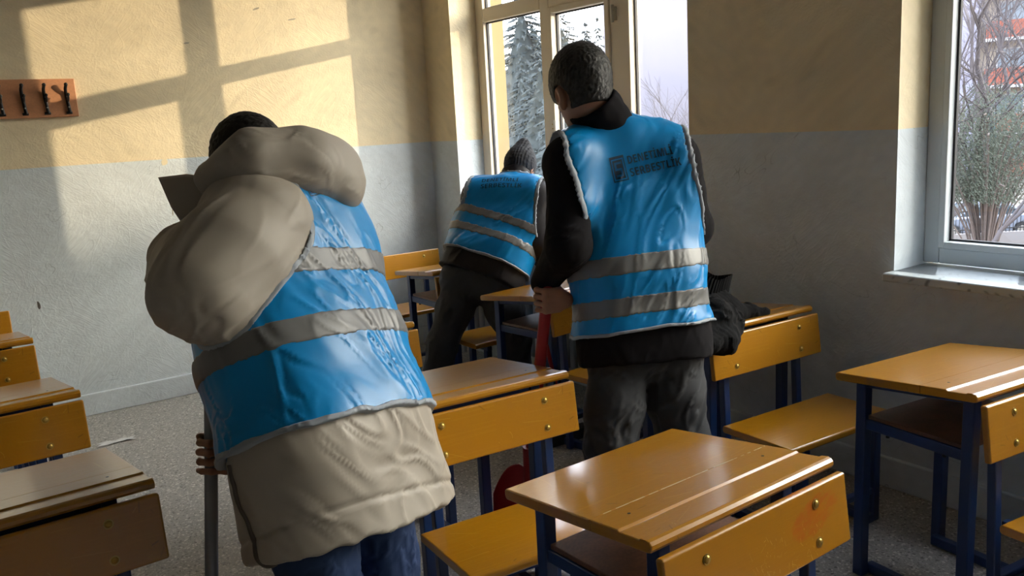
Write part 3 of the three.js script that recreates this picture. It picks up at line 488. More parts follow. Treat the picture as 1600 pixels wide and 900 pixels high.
// a torso from cross-sections: centre, sideways direction, half width, radius
function torso(levels) {
  const s = [];
  for (let i = 0; i + 1 < levels.length; i++) for (const q of [-1, -0.33, 0.33, 1]) { const f = (l) => [add(l.c, mul(l.L, q * l.w)), l.r * (Math.abs(q) === 1 ? 0.97 : 1) + (l.e && Math.abs(q) === 1 ? l.e : 0)]; s.push(...chain([f(levels[i]), f(levels[i + 1])])); }
  return s;
}
function ellipsoid(c, r, B) { return (x, y, z) => { const p = [x - c[0], y - c[1], z - c[2]], q = B ? [dot(p, B[0]), dot(p, B[1]), dot(p, B[2])] : p; const a = Math.hypot(q[0] / r[0], q[1] / r[1], q[2] / r[2]), b = Math.hypot(q[0] / (r[0] * r[0]), q[1] / (r[1] * r[1]), q[2] / (r[2] * r[2])); return b < 1e-9 ? -Math.min(...r) : a * (a - 1) / b; }; }
function surfaceNet(f, lo, hi, cell) {
  const n = [0, 1, 2].map((k) => Math.ceil((hi[k] - lo[k]) / cell) + 2), [nx, ny, nz] = n, val = new Float32Array(nx * ny * nz).fill(1);
  const B = 5, at = (i, j, k) => (k * ny + j) * nx + i;
  for (let k = 0; k < nz; k += B) for (let j = 0; j < ny; j += B) for (let i = 0; i < nx; i += B) {
    const h = B / 2, d = f(lo[0] + (i + h) * cell, lo[1] + (j + h) * cell, lo[2] + (k + h) * cell), R = cell * B * 0.9 + 0.03;
    if (d > R || d < -R) { if (d < 0) for (let c = k; c < Math.min(k + B, nz); c++) for (let b = j; b < Math.min(j + B, ny); b++) for (let a = i; a < Math.min(i + B, nx); a++) val[at(a, b, c)] = -1; continue; }
    for (let c = k; c < Math.min(k + B, nz); c++) for (let b = j; b < Math.min(j + B, ny); b++) for (let a = i; a < Math.min(i + B, nx); a++) val[at(a, b, c)] = f(lo[0] + a * cell, lo[1] + b * cell, lo[2] + c * cell);
  }
  const id = new Int32Array(nx * ny * nz).fill(-1), P = [], E = [];
  for (let a = 0; a < 8; a++) for (const d of [1, 2, 4]) if (!(a & d)) E.push([a, a | d]);
  for (let k = 0; k + 1 < nz; k++) for (let j = 0; j + 1 < ny; j++) for (let i = 0; i + 1 < nx; i++) {
    const v = []; let m = 0; for (let c = 0; c < 8; c++) { v[c] = val[at(i + (c & 1), j + ((c >> 1) & 1), k + (c >> 2))]; if (v[c] < 0) m |= 1 << c; }
    if (m === 0 || m === 255) continue;
    let sx = 0, sy = 0, sz = 0, q = 0;
    for (const [a, b] of E) if ((v[a] < 0) !== (v[b] < 0)) { const t = v[a] / (v[a] - v[b]); sx += lerp(a & 1, b & 1, t); sy += lerp((a >> 1) & 1, (b >> 1) & 1, t); sz += lerp(a >> 2, b >> 2, t); q++; }
    id[at(i, j, k)] = P.length / 3; P.push(lo[0] + (i + sx / q) * cell, lo[1] + (j + sy / q) * cell, lo[2] + (k + sz / q) * cell);
  }
  const I = [], quad = (a, b, c, d, flip) => { if (a < 0 || b < 0 || c < 0 || d < 0) return; flip ? I.push(a, c, b, a, d, c) : I.push(a, b, c, a, c, d); };
  for (let k = 1; k + 1 < nz; k++) for (let j = 1; j + 1 < ny; j++) for (let i = 1; i + 1 < nx; i++) {
    const s = val[at(i, j, k)] < 0;
    if (s !== val[at(i + 1, j, k)] < 0) quad(id[at(i, j - 1, k - 1)], id[at(i, j, k - 1)], id[at(i, j, k)], id[at(i, j - 1, k)], !s);
    if (s !== val[at(i, j + 1, k)] < 0) quad(id[at(i - 1, j, k - 1)], id[at(i - 1, j, k)], id[at(i, j, k)], id[at(i, j, k - 1)], !s);
    if (s !== val[at(i, j, k + 1)] < 0) quad(id[at(i - 1, j - 1, k)], id[at(i, j - 1, k)], id[at(i, j, k)], id[at(i - 1, j, k)], !s);
  }
  const g = new THREE.BufferGeometry(), pos = new Float32Array(P), nor = new Float32Array(P.length), e = cell * 0.6;
  for (let i = 0; i < pos.length; i += 3) {
    let x = pos[i], y = pos[i + 1], z = pos[i + 2], nX, nY, nZ;
    for (let r = 0; r < 1; r++) {
      const d = f(x, y, z); nX = f(x + e, y, z) - f(x - e, y, z); nY = f(x, y + e, z) - f(x, y - e, z); nZ = f(x, y, z + e) - f(x, y, z - e);
      const l = Math.hypot(nX, nY, nZ) || 1; nX /= l; nY /= l; nZ /= l; if (r > 0) { const m = clamp(d / Math.max(l / (2 * e), 0.7), -cell * 0.4, cell * 0.4); x -= nX * m; y -= nY * m; z -= nZ * m; }
    }
    pos[i] = x; pos[i + 1] = y; pos[i + 2] = z; nor[i] = nX; nor[i + 1] = nY; nor[i + 2] = nZ;
  }
  g.setAttribute('position', new THREE.BufferAttribute(pos, 3)); g.setAttribute('normal', new THREE.BufferAttribute(nor, 3)); g.setIndex(I); return g;
}
function boundsOf(segs, pad) { const lo = [1e9, 1e9, 1e9], hi = [-1e9, -1e9, -1e9]; for (const s of segs) for (const t of [0, 1]) { const r = s[7] + s[8] * t + pad; for (let k = 0; k < 3; k++) { const c = s[k] + s[3 + k] * t; lo[k] = Math.min(lo[k], c - r); hi[k] = Math.max(hi[k], c + r); } } return [lo, hi]; }
const meshOf = (f, segs, pad, cell) => surfaceNet(f, ...boundsOf(segs, pad), cell);
const ball = (c, r) => [[c[0], c[1], c[2], 0, 0, 0, 1e-9, r, 0]];
const place = (m, inv) => m;
const merged = (...gs) => mergeGeometries(gs.map((g) => { const q = g.index ? g.toNonIndexed() : g; for (const k of Object.keys(q.attributes)) if (k !== 'position' && k !== 'normal') q.deleteAttribute(k); return q; }));

// cloth: broad soft rolls, and thin raised or sunken creases where a slow noise lets them appear
function creases(scale, amp, seed, A, stretch = 2.2, fine = 1) {
  A = unit(A); const S = unit(cross(A, Math.abs(A[1]) < 0.9 ? [0, 1, 0] : [1, 0, 0])), T = cross(A, S);
  return (x, y, z) => {
    const p = [x, y, z], a = dot(p, A) * scale / stretch, s = dot(p, S) * scale, t = dot(p, T) * scale;
    const w = 0.6 * N3(a * 0.6 + seed, s * 0.6, t * 0.6);
    const roll = N3(a * 0.45, s * 0.45 + seed * 2, t * 0.45), n1 = N3(a * 0.8 + w, s * 0.8 + w + seed, t * 0.8 - w), n2 = N3(a * 1.2 - seed, s * 1.2 + 0.9 * a + w, t * 1.2);
    const m1 = clamp(0.5 + 1.1 * N3(s * 0.5 - seed, t * 0.5, a * 0.6), 0, 1), m2 = clamp(0.35 + 1.2 * N3(a * 0.6 + 5, t * 0.6, s * 0.6 + seed), 0, 1);
    return amp * (0.75 * roll + 0.35 * n1 + fine * (0.55 * m1 * Math.exp(-n1 * n1 / 0.06) + 0.38 * m2 * Math.exp(-n2 * n2 / 0.045) - 0.3 * m1 * Math.exp(-Math.pow(n1 - 0.38, 2) / 0.03)));
  };
}
// a seam or slit: a thin cord pressed onto the field f
function seamOn(f, pts, r, mat, name, parent, off = [0, 0, 0], sink = 0) {
  const e = 0.004, path = new THREE.CatmullRomCurve3(pts.map((p) => V(...p))).getPoints(28).map((q) => { let p = q.toArray(); for (let k = 0; k < 25; k++) { const d = f(...p), g = unit([f(p[0] + e, p[1], p[2]) - f(p[0] - e, p[1], p[2]), f(p[0], p[1] + e, p[2]) - f(p[0], p[1] - e, p[2]), f(p[0], p[1], p[2] + e) - f(p[0], p[1], p[2] - e)]); p = sub(p, mul(g, (d + sink) * 0.8)); } return V(...sub(p, off)); });
  return part(name, new THREE.TubeGeometry(new THREE.CatmullRomCurve3(path), 40, r, 6), mat, parent);
}
// a head in its own frame: R to its left ear, U up, F out of the face
function headParts(c, F, U, s = 1, neckTo = null) {
  F = unit(F); const R = unit(cross(U, F)); U = cross(F, R);
  const w = (a, b, d) => add(c, add(mul(R, a * s), add(mul(U, b * s), mul(F, d * s)))), B = [R, U, F];
  const skull = ellipsoid(w(0, 0.028, -0.012), [0.076 * s, 0.096 * s, 0.099 * s], B), face = ellipsoid(w(0, -0.042, 0.030), [0.060 * s, 0.080 * s, 0.066 * s], B), chin = ellipsoid(w(0, -0.095, 0.055), [0.030 * s, 0.026 * s, 0.030 * s], B);
  const nose = chain([[w(0, 0.004, 0.086), 0.010 * s], [w(0, -0.036, 0.108), 0.0145 * s]]), brow = chain([[w(-0.035, 0.014, 0.076), 0.012 * s], [w(0, 0.016, 0.085), 0.010 * s], [w(0.035, 0.014, 0.076), 0.012 * s]]), lips = chain([[w(-0.022, -0.068, 0.083), 0.007 * s], [w(0, -0.066, 0.092), 0.010 * s], [w(0.022, -0.068, 0.083), 0.007 * s]]);
  const sockets = [ball(w(0.032, -0.006, 0.094), 0.017 * s), ball(w(-0.032, -0.006, 0.094), 0.017 * s)], eyes = [ball(w(0.031, -0.006, 0.074), 0.0125 * s), ball(w(-0.031, -0.006, 0.074), 0.0125 * s)];
  const ears = [1, -1].map((q) => { const e = ellipsoid(w(q * 0.080, -0.014, -0.006), [0.012 * s, 0.034 * s, 0.021 * s], B), d = ellipsoid(w(q * 0.090, -0.010, -0.004), [0.008 * s, 0.020 * s, 0.011 * s], B), l = ellipsoid(w(q * 0.077, -0.044, 0.002), [0.008 * s, 0.011 * s, 0.009 * s], B); return (x, y, z) => smin(smax(e(x, y, z), -d(x, y, z), 0.006), l(x, y, z), 0.008); });
  const neck = chain([[w(0, -0.05, -0.022), 0.055 * s], [neckTo || w(0, -0.16, -0.045), 0.056 * s]]);
  const f = (x, y, z) => {
    let d = smin(smin(skull(x, y, z), face(x, y, z), 0.035), chin(x, y, z), 0.03); d = smin(d, segD(neck[0], x, y, z), 0.035);
    for (const q of brow) d = smin(d, segD(q, x, y, z), 0.016); d = smin(d, segD(nose[0], x, y, z), 0.012);
    for (const q of sockets) d = smax(d, -segD(q[0], x, y, z), 0.012); for (const q of eyes) d = smin(d, segD(q[0], x, y, z), 0.003);
    for (const q of lips) d = smin(d, segD(q, x, y, z), 0.008);
    d = smin(d, Math.min(ears[0](x, y, z), ears[1](x, y, z)), 0.008); return d;
  };
  const local = (x, y, z) => { const p = [x - c[0], y - c[1], z - c[2]]; return [dot(p, R) / s, dot(p, U) / s, dot(p, F) / s]; };
  const segs = [...ball(c, 0.14 * s), ...neck];
  const crown = (x, y, z) => smin(skull(x, y, z), segD(neck[0], x, y, z) + 0.006, 0.03);
  return { f, local, segs, w, R, U, F, crown, skull };
}
// hair: a shell over the skull, its edge drawn in the head's own frame
function hairOf(h, thick, edge, seed) {
  return (x, y, z) => { const l = h.local(x, y, z); const n = 0.0016 * N3(x * 70 + seed, y * 45, z * 70) + 0.0011 * N3(x * 210, y * 120 + seed, z * 210); const d = h.crown(x, y, z) - thick(l) - n; return smax(d, edge(l), 0.006); };
}
// a hand closed round a bar: C a point of the bar's axis, D the bar's direction (towards the little finger), K from the bar to the back of the palm
function gripHand(C, D, K, wrist, r, s = 1, side = 1) {
  D = unit(D); K = unit(sub(K, mul(D, dot(K, D)))); const T = mul(cross(D, K), side), segs = [], at = (ang, rad, along) => add(C, add(mul(K, Math.cos(ang) * rad), add(mul(T, Math.sin(ang) * rad), mul(D, along))));
  const fr = 0.0085 * s, R = r + fr;
  const palm = [];
  [-0.033, -0.011, 0.011, 0.032].forEach((o, i) => {
    const L = [1, 1.06, 1.0, 0.84][i], q = fr * [1, 1.02, 0.98, 0.88][i], kn = at(0.75, R + 0.018 * s, o * s);
    palm.push(...chain([[add(at(-0.5, R + 0.012 * s, o * s * 0.9), mul(K, 0.004)), 0.0125 * s], [kn, 0.0105 * s]]));
    segs.push(...chain([[kn, q * 1.1], [at(0.75 + 1.05 * L, R + 0.009 * s, o * s), q * 1.02], [at(0.75 + 2.15 * L, R + 0.002 * s, o * s), q * 0.96], [at(0.75 + 2.95 * L, R + 0.004 * s, o * s), q * 0.84]]));
  });
  const base = at(-0.6, R + 0.013 * s, -0.012 * s);
  const thumb = chain([[at(-0.75, R + 0.012 * s, 0.0), 0.0145 * s], [at(-1.35, R + 0.010 * s, -0.026 * s), 0.0115 * s], [at(-2.1, R + 0.004 * s, -0.040 * s), 0.0098 * s], [at(-2.8, R + 0.002 * s, -0.046 * s), 0.0082 * s]]);
  const arm = chain([[base, 0.021 * s], [at(-0.9, R + 0.03 * s, 0.004 * s), 0.024 * s], [wrist, 0.028 * s]]);
  const all = [...palm, ...segs, ...thumb, ...arm];
  const fPalm = blob([...palm, ...arm], 0.018), fThumb = blob(thumb, 0.006), fingers = [0, 1, 2, 3].map((i) => blob(segs.slice(i * 3, i * 3 + 3), 0.004));
  const f = (x, y, z) => { let d = smin(fPalm(x, y, z), fThumb(x, y, z), 0.012), e = 1e3; for (const q of fingers) e = Math.min(e, q(x, y, z)); return smin(d, e, 0.006); };
  return { f, segs: all };
}
// print on cloth: a patch laid on the field f
function patchOn(f, C, N, Uv, w, h, mat, name, parent, lift = 0.0016) {
  N = unit(N); Uv = unit(sub(Uv, mul(N, dot(Uv, N)))); const Vv = cross(N, Uv), nx = 44, ny = 18, g = new THREE.PlaneGeometry(1, 1, nx, ny), p = g.attributes.position;
  for (let i = 0; i < p.count; i++) { let q = add(C, add(mul(Uv, p.getX(i) * w), add(mul(Vv, p.getY(i) * h), mul(N, 0.16)))); for (let k = 0; k < 60; k++) { const d = f(...q) - lift; if (d < 2e-4) break; q = sub(q, mul(N, d * 0.8)); } p.setXYZ(i, ...q); }
  g.computeVertexNormals(); return part(name, g, mat, parent);
}
function printMat(ink, alpha, logo) {
  const c = document.createElement('canvas'); c.width = 1024; c.height = 400; const g = c.getContext('2d');
  g.fillStyle = '#000'; g.fillRect(0, 0, 1024, 400); g.fillStyle = '#fff'; g.strokeStyle = '#fff'; g.textBaseline = 'middle';
  const fit = (s, x, y, w, px) => { g.font = 'bold ' + px + 'px sans-serif'; g.save(); g.translate(x, y); g.scale(w / g.measureText(s).width, 1); g.fillText(s, 0, 0); g.restore(); };
  const x0 = logo ? 270 : 30, w = 1024 - x0 - 20;
  fit('DENETİMLİ', x0, 118, w * 0.90, 150); fit('SERBESTLİK', x0, 290, w, 150);
  if (logo) {   // the emblem: a slanted box with a squared letter S drawn in double lines
    g.fillRect(20, 30, 215, 345); g.fillStyle = '#000'; g.fillRect(38, 66, 182, 292); g.fillStyle = '#fff'; g.fillRect(56, 84, 146, 256);
    g.strokeStyle = '#000'; g.lineWidth = 24; g.lineJoin = 'miter'; g.beginPath(); g.moveTo(180, 126); g.lineTo(92, 126); g.lineTo(92, 212); g.lineTo(166, 212); g.lineTo(166, 298); g.lineTo(78, 298); g.stroke();
    g.strokeStyle = '#fff'; g.lineWidth = 5; g.stroke();
  }
  const t = new THREE.CanvasTexture(c); return std({ color: ink, roughness: 0.55, alphaMap: t, transparent: true, opacity: alpha, side: THREE.DoubleSide });
}
// a garment's skin region: keep f where every plane or region in `cuts` is positive
const cutBy = (f, ...cuts) => (x, y, z) => { let d = f(x, y, z); for (const c of cuts) d = smax(d, c(x, y, z), 0.006); return d; };

// ---- the man in the beige parka
{
  const man = thing('person', 'man bent over in a beige hooded parka and blue vest, gripping a grey pole', 'person', [-2.27, 0, 3.536]), O = [-2.32, 0, 3.5];
  const F = unit([-0.42, 0, -0.91]), L = unit(cross([0, 1, 0], F)), back = (c, k) => add(c, mul(F, k));
  const hip = back([-2.303, 0.827, 3.562], 0.15), waist = back([-2.303, 1.0, 3.459], 0.155), chest = back([-2.299, 1.215, 3.335], 0.14), sho = back([-2.292, 1.325, 3.27], 0.11), neck = back([-2.315, 1.41, 3.20], 0.07);
  const A = unit(sub(waist, hip)), axis = unit(sub(chest, hip));
  const hem = add(hip, [0.005, -0.235, 0.015]);
  const shL = [-2.435, 1.315, 3.30], elL = [-2.600, 1.195, 3.385], wrL = [-2.575, 1.255, 3.150], shR = [-2.205, 1.245, 3.150], elR = [-2.30, 0.99, 2.98], wrR = [-2.505, 0.815, 3.175], haR = [-2.560, 0.782, 3.245];
  const tor = torso([{ c: add(hem, add(mul(L, -0.022), mul(F, -0.012))), L, w: 0.110, r: 0.186 }, { c: hip, L, w: 0.105, r: 0.158 }, { c: waist, L, w: 0.100, r: 0.150 }, { c: chest, L, w: 0.125, r: 0.132 }, { c: sho, L, w: 0.115, r: 0.115 }]);
  const armL = chain([[shL, 0.108], [mix(shL, elL, 0.5), 0.116], [elL, 0.104], [mix(elL, wrL, 0.5), 0.092], [wrL, 0.066]]), armR = chain([[shR, 0.092], [elR, 0.088], [wrR, 0.064]]);
  const fT = blob(tor, 0.05), fL = blob(armL, 0.05), fR = blob(armR, 0.05);
  const fold = creases(7.5, 0.010, 3, unit(add(axis, mul(L, 0.9))), 2.6, 0.7), foldS = creases(10, 0.0085, 44, unit(sub(elL, shL)), 3.2, 0.8), foldV = creases(11, 0.0068, 21, unit(add(axis, mul(L, 0.5))), 3.2, 1.1);
  const along = (x, y, z) => (x - hip[0]) * axis[0] + (y - hip[1]) * axis[1] + (z - hip[2]) * axis[2], side = (x, y, z) => (x - hip[0]) * L[0] + (z - hip[2]) * L[2];
  const hemAxis = unit(add(axis, [0, 0.5, 0]));
  const hemCut = (x, y, z) => -((x - hip[0]) * hemAxis[0] + (y - hip[1]) * hemAxis[1] + (z - hip[2]) * hemAxis[2] + 0.238 + 0.006 * N3(x * 14, y * 14, z * 14));
  const collarB = add(neck, mul(F, 0.03));
  const neckHole = ball(add(neck, [0.0, 0.10, -0.06]), 0.085)[0];
  const parka = (x, y, z) => {
    const t = fT(x, y, z), a = Math.min(fL(x, y, z), fR(x, y, z)); let d = smin(t - fold(x, y, z) * clamp((0.3 - along(x, y, z)) * 4, 0.25, 1), a - foldS(x, y, z), 0.045);
    d += 0.006 * Math.exp(-Math.pow((along(x, y, z) + 0.185) / 0.006, 2));
    d = smax(d, hemCut(x, y, z), 0.008); return smax(d, -segD(neckHole, x, y, z), 0.01);
  };
  // body: whole figure under the clothes, with head and hands on grids of their own
  const headC = [-2.355, 1.437, 3.035], h = headParts(headC, add(mul(F, 0.80), [0, -0.52, 0]), add([0, 0.80, 0], mul(F, 0.52)), 1.02, neck);
  const kneeL = [-2.46, 0.46, 3.50], kneeR = [-2.27, 0.46, 3.41], footL = [-2.44, 0.085, 3.56], footR = [-2.26, 0.085, 3.46];
  const legs = [...chain([[add(hip, mul(L, 0.085)), 0.098], [kneeL, 0.07], [footL, 0.05]]), ...chain([[add(hip, mul(L, -0.085)), 0.098], [kneeR, 0.07], [footR, 0.05]])];
  const bodyS = [...torso([{ c: hip, L, w: 0.07, r: 0.10 }, { c: waist, L, w: 0.06, r: 0.09 }, { c: chest, L, w: 0.09, r: 0.09 }, { c: sho, L, w: 0.08, r: 0.07 }]), ...legs, ...chain([[shL, 0.055], [elL, 0.045], [wrL, 0.034]]), ...chain([[shR, 0.055], [elR, 0.045], [wrR, 0.034]]), ...chain([[sho, 0.07], [neck, 0.060], [mix(neck, h.w(0, -0.04, -0.02), 0.7), 0.055]])];
  const poleTop = [-2.528, 1.20, 3.168], poleFoot = [-2.715, 0.03, 3.356], poleD = unit(sub(poleFoot, poleTop)), onPole = (y) => mix(poleTop, poleFoot, (1.20 - y) / 1.17);
  const gR = gripHand(onPole(0.775), poleD, [0.85, 0.1, 0.12], wrR, 0.0155, 1.02, 1), gL = gripHand(onPole(1.13), poleD, [-0.4, 0, -0.9], wrL, 0.0155, 1.05, 1);
  const shift = (g) => { g.translate(-O[0], -O[1], -O[2]); return g; };
  part('body', shift(merged(meshOf(blob(bodyS, 0.04), bodyS, 0.02, 0.016), meshOf(h.f, h.segs, 0.02, 0.0045), meshOf(gR.f, gR.segs, 0.01, 0.0032), meshOf(gL.f, gL.segs, 0.01, 0.004))), M.skin, man);
  const hair = hairOf(h, (l) => 0.007 + 0.004 * clamp(l[1] * 8, 0, 1), (l) => Math.max(-(l[1] - 0.035 + 0.55 * Math.max(0, -l[2] - 0.0)+ (l[2] < 0 ? l[2] * 0.9 : 0)) - (l[2] < 0 ? 0.075 : 0), l[2] - 0.062 - 0.25 * l[1]), 4);
  part('hair', shift(meshOf(hair, ball(headC, 0.145), 0.02, 0.0045)), M.hair, man);
  part('parka', shift(meshOf(parka, [...tor, ...armL, ...armR], 0.03, 0.008)), M.parka, man);
  // hood hanging down the back, and the stand-up collar with its flap
  const hc = add(neck, add(mul(F, -0.06), [0, 0.028, 0]));
  const B3 = [L, unit(add([0, 0.86, 0], mul(F, 0.5))), null]; B3[2] = cross(B3[0], B3[1]);
  const hoodRoll = chain([[add(hc, add(mul(L, 0.13), add(mul(F, 0.11), [0, -0.02, 0]))), 0.050], [add(hc, add(mul(L, 0.105), [0, 0.015, 0])), 0.066], [add(hc, add(mul(F, -0.045), [0, 0.0, 0])), 0.078], [add(hc, add(mul(L, -0.095), add(mul(F, -0.04), [0, -0.02, 0]))), 0.070], [add(hc, add(mul(L, -0.13), add(mul(F, 0.08), [0, -0.03, 0]))), 0.050]]);
  const hoodDrop = chain([[add(hc, add(mul(L, -0.06), add(mul(F, -0.06), [0, -0.02, 0]))), 0.068], [add(hc, add(mul(L, -0.085), add(mul(F, -0.10), [0, -0.065, 0]))), 0.052]]);
  const collar = chain([[add(neck, add(mul(L, 0.12), add(mul(F, 0.09), [0, -0.01, 0]))), 0.045], [add(neck, add(mul(L, 0.10), add(mul(F, 0.17), [0, 0.0, 0]))), 0.030]]);
  const hs = [...hoodRoll, ...hoodDrop], fh = blob(hs, 0.06), foldH = creases(10, 0.008, 31, add(L, [0, 0.5, 0]), 2.0, 0.6);
  const hole = ball(add(headC, add(mul(F, 0.02), [0, 0.02, 0])), 0.108)[0];
  part('hood', shift(meshOf((x, y, z) => smax(fh(x, y, z) - foldH(x, y, z), -segD(hole, x, y, z), 0.012), hs, 0.03, 0.008)), M.parka, man);
  const cl = [add(neck, add(mul(L, 0.13), add(mul(F, 0.05), [0, -0.05, 0]))), add(neck, add(mul(L, 0.115), add(mul(F, 0.16), [0, 0.0, 0]))), add(neck, add(mul(L, 0.09), add(mul(F, 0.255), [0, -0.02, 0])))];
  { // collar flap: a folded sheet standing out in front of the throat
    const s = new THREE.Shape([new THREE.Vector2(0, 0), new THREE.Vector2(0.075, 0.015), new THREE.Vector2(0.135, 0.012), new THREE.Vector2(0.115, -0.055), new THREE.Vector2(0.085, -0.115), new THREE.Vector2(0.02, -0.10)]);
    const g = new THREE.ExtrudeGeometry(s, { depth: 0.010, bevelEnabled: true, bevelThickness: 0.006, bevelSize: 0.006, bevelSegments: 2, steps: 1 });
    const m4 = new THREE.Matrix4().makeBasis(V(...unit(add(mul(F, 0.72), mul(L, 0.5)))), V(0, 1, 0), V(...unit(cross(unit(add(mul(F, 0.72), mul(L, 0.5))), [0, 1, 0]))));
    g.applyMatrix4(m4); g.translate(...add(neck, add(mul(L, 0.075), add(mul(F, 0.105), [0, 0.0, 0])))); part('collar_flap', shift(g), M.parka, man);
    part('snap_button', shift(moved(new THREE.SphereGeometry(0.012, 12, 8), ...add(neck, add(mul(L, 0.135), add(mul(F, 0.075), [0, 0.035, 0]))))), M.blackMetal, man);
  }
  // vest over the parka
  const arm0L = chain([[add(shL, add(mul(L, 0.03), add(mul(F, 0.07), [0, 0.03, 0]))), 0.165], [add(shL, mul(L, 0.05)), 0.145], [add(mix(shL, elL, 0.55), mul(L, 0.06)), 0.145], [elL, 0.12]]), arm0R = chain([[add(shR, add(mul(L, -0.09), mul(F, 0.05))), 0.10], [elR, 0.14]]);
  const vBase = (x, y, z) => fT(x, y, z) - 0.016 - foldV(x, y, z);
  const vestHem = (x, y, z) => -(along(x, y, z) + 0.005 + 0.02 * side(x, y, z) + 0.005 * N3(x * 9, y * 9, z * 9));
  const armCut = (x, y, z) => { let a = 1e3; for (const s of arm0L) a = Math.min(a, segD(s, x, y, z)); for (const s of arm0R) a = Math.min(a, segD(s, x, y, z)); return -a; };
  const neckCut = (x, y, z) => -segD(ball(add(neck, add(mul(F, 0.05), [0, 0.08, 0])), 0.135)[0], x, y, z);
  const vestF = cutBy(vBase, vestHem, armCut, neckCut);
  const vest = part('vest', shift(meshOf(vestF, tor, 0.04, 0.008)), M.vest, man);
  const band = (c, hw, off) => (x, y, z) => { const t = along(x, y, z) + 0.05 * side(x, y, z) - c; return smax(smax(smax(vBase(x, y, z) - off, Math.abs(t) - hw, 0.003), vestHem(x, y, z) - 0.002, 0.003), smax(armCut(x, y, z), -(vBase(x, y, z) + 0.03), 0.003), 0.003); };
  for (const c of [0.205, 0.365]) part('reflective_stripe', shift(meshOf(band(c, 0.031, 0.003), tor, 0.04, 0.0085)), M.reflective, vest);
  const trim = (x, y, z) => { const e = Math.min(Math.abs(vestHem(x, y, z)), Math.abs(armCut(x, y, z)), Math.abs(neckCut(x, y, z))) - 0.010; return smax(smax(smax(vBase(x, y, z) - 0.0045, e, 0.002), Math.max(vestHem(x, y, z), armCut(x, y, z), neckCut(x, y, z)) - 0.004, 0.002), -(vBase(x, y, z) + 0.02), 0.002); };
  part('edge_binding', shift(meshOf(trim, tor, 0.04, 0.0055)), M.binding, vest);
  const up = unit(sub(chest, waist)), N = unit(add(mul(F, -0.8), [0, 0.6, 0]));
  { const c = add(sho, add(mul(L, -0.06), add(mul(axis, -0.02), mul(N, 0.15)))); const m = patchOn((x, y, z) => vBase(x + O[0], y + O[1], z + O[2]), sub(c, O), N, mul(L, -1), 0.20, 0.07, printMat(rgb(0.05, 0.09, 0.13), 0.8, true), 'printed_logo', vest); }
  // trousers and shoes
  const tl = [...chain([[add(hip, mul(L, 0.09)), 0.125], [kneeL, 0.092], [add(footL, [0, 0.03, 0]), 0.078]]), ...chain([[add(hip, mul(L, -0.09)), 0.125], [kneeR, 0.092], [add(footR, [0, 0.03, 0]), 0.078]])], ft = blob(tl, 0.03), foldJ = creases(13, 0.009, 41, [0.3, 1, 0], 1.2);
  part('trousers', shift(meshOf((x, y, z) => Math.max(ft(x, y, z) - foldJ(x, y, z), 0.06 - y), tl, 0.03, 0.011)), M.blueJeans, man);
  for (const f of [footL, footR]) { const s = chain([[add(f, [0, -0.03, 0.03]), 0.048], [add(f, add(mul(F, 0.10), [0, -0.038, 0])), 0.046], [add(f, add(mul(F, 0.17), [0, -0.045, 0])), 0.038]]), q = blob(s, 0.03); part('shoe', shift(meshOf((x, y, z) => Math.max(q(x, y, z), 0.001 - y), s, 0.02, 0.009)), M.shoe, man); }
  // side slit with a snap, and the seams of the parka
  const vent = (p) => p.map((q) => [q[0] - 0.05, q[1], q[2] - 0.036]);
  seamOn(parka, vent([[-2.54, 0.833, 3.521], [-2.531, 0.753, 3.545], [-2.523, 0.672, 3.57], [-2.52, 0.628, 3.58]]), 0.0055, M.parkaDark, 'side_slit', man, O, -0.001);
  // the pole
  const p = thing('pole_broom', 'grey metal pole gripped by the man in the beige parka', 'broom', [0.05, 0, 0.036]);
  part('pole', rod(poleTop, poleFoot, 0.0155, 0.0155, 20), M.pole, p);
  part('brush_head', rbox(poleFoot[0] - 0.13, poleFoot[0] + 0.13, 0.0, 0.055, poleFoot[2] - 0.03, poleFoot[2] + 0.03, 0.008), M.shoe, p);
}

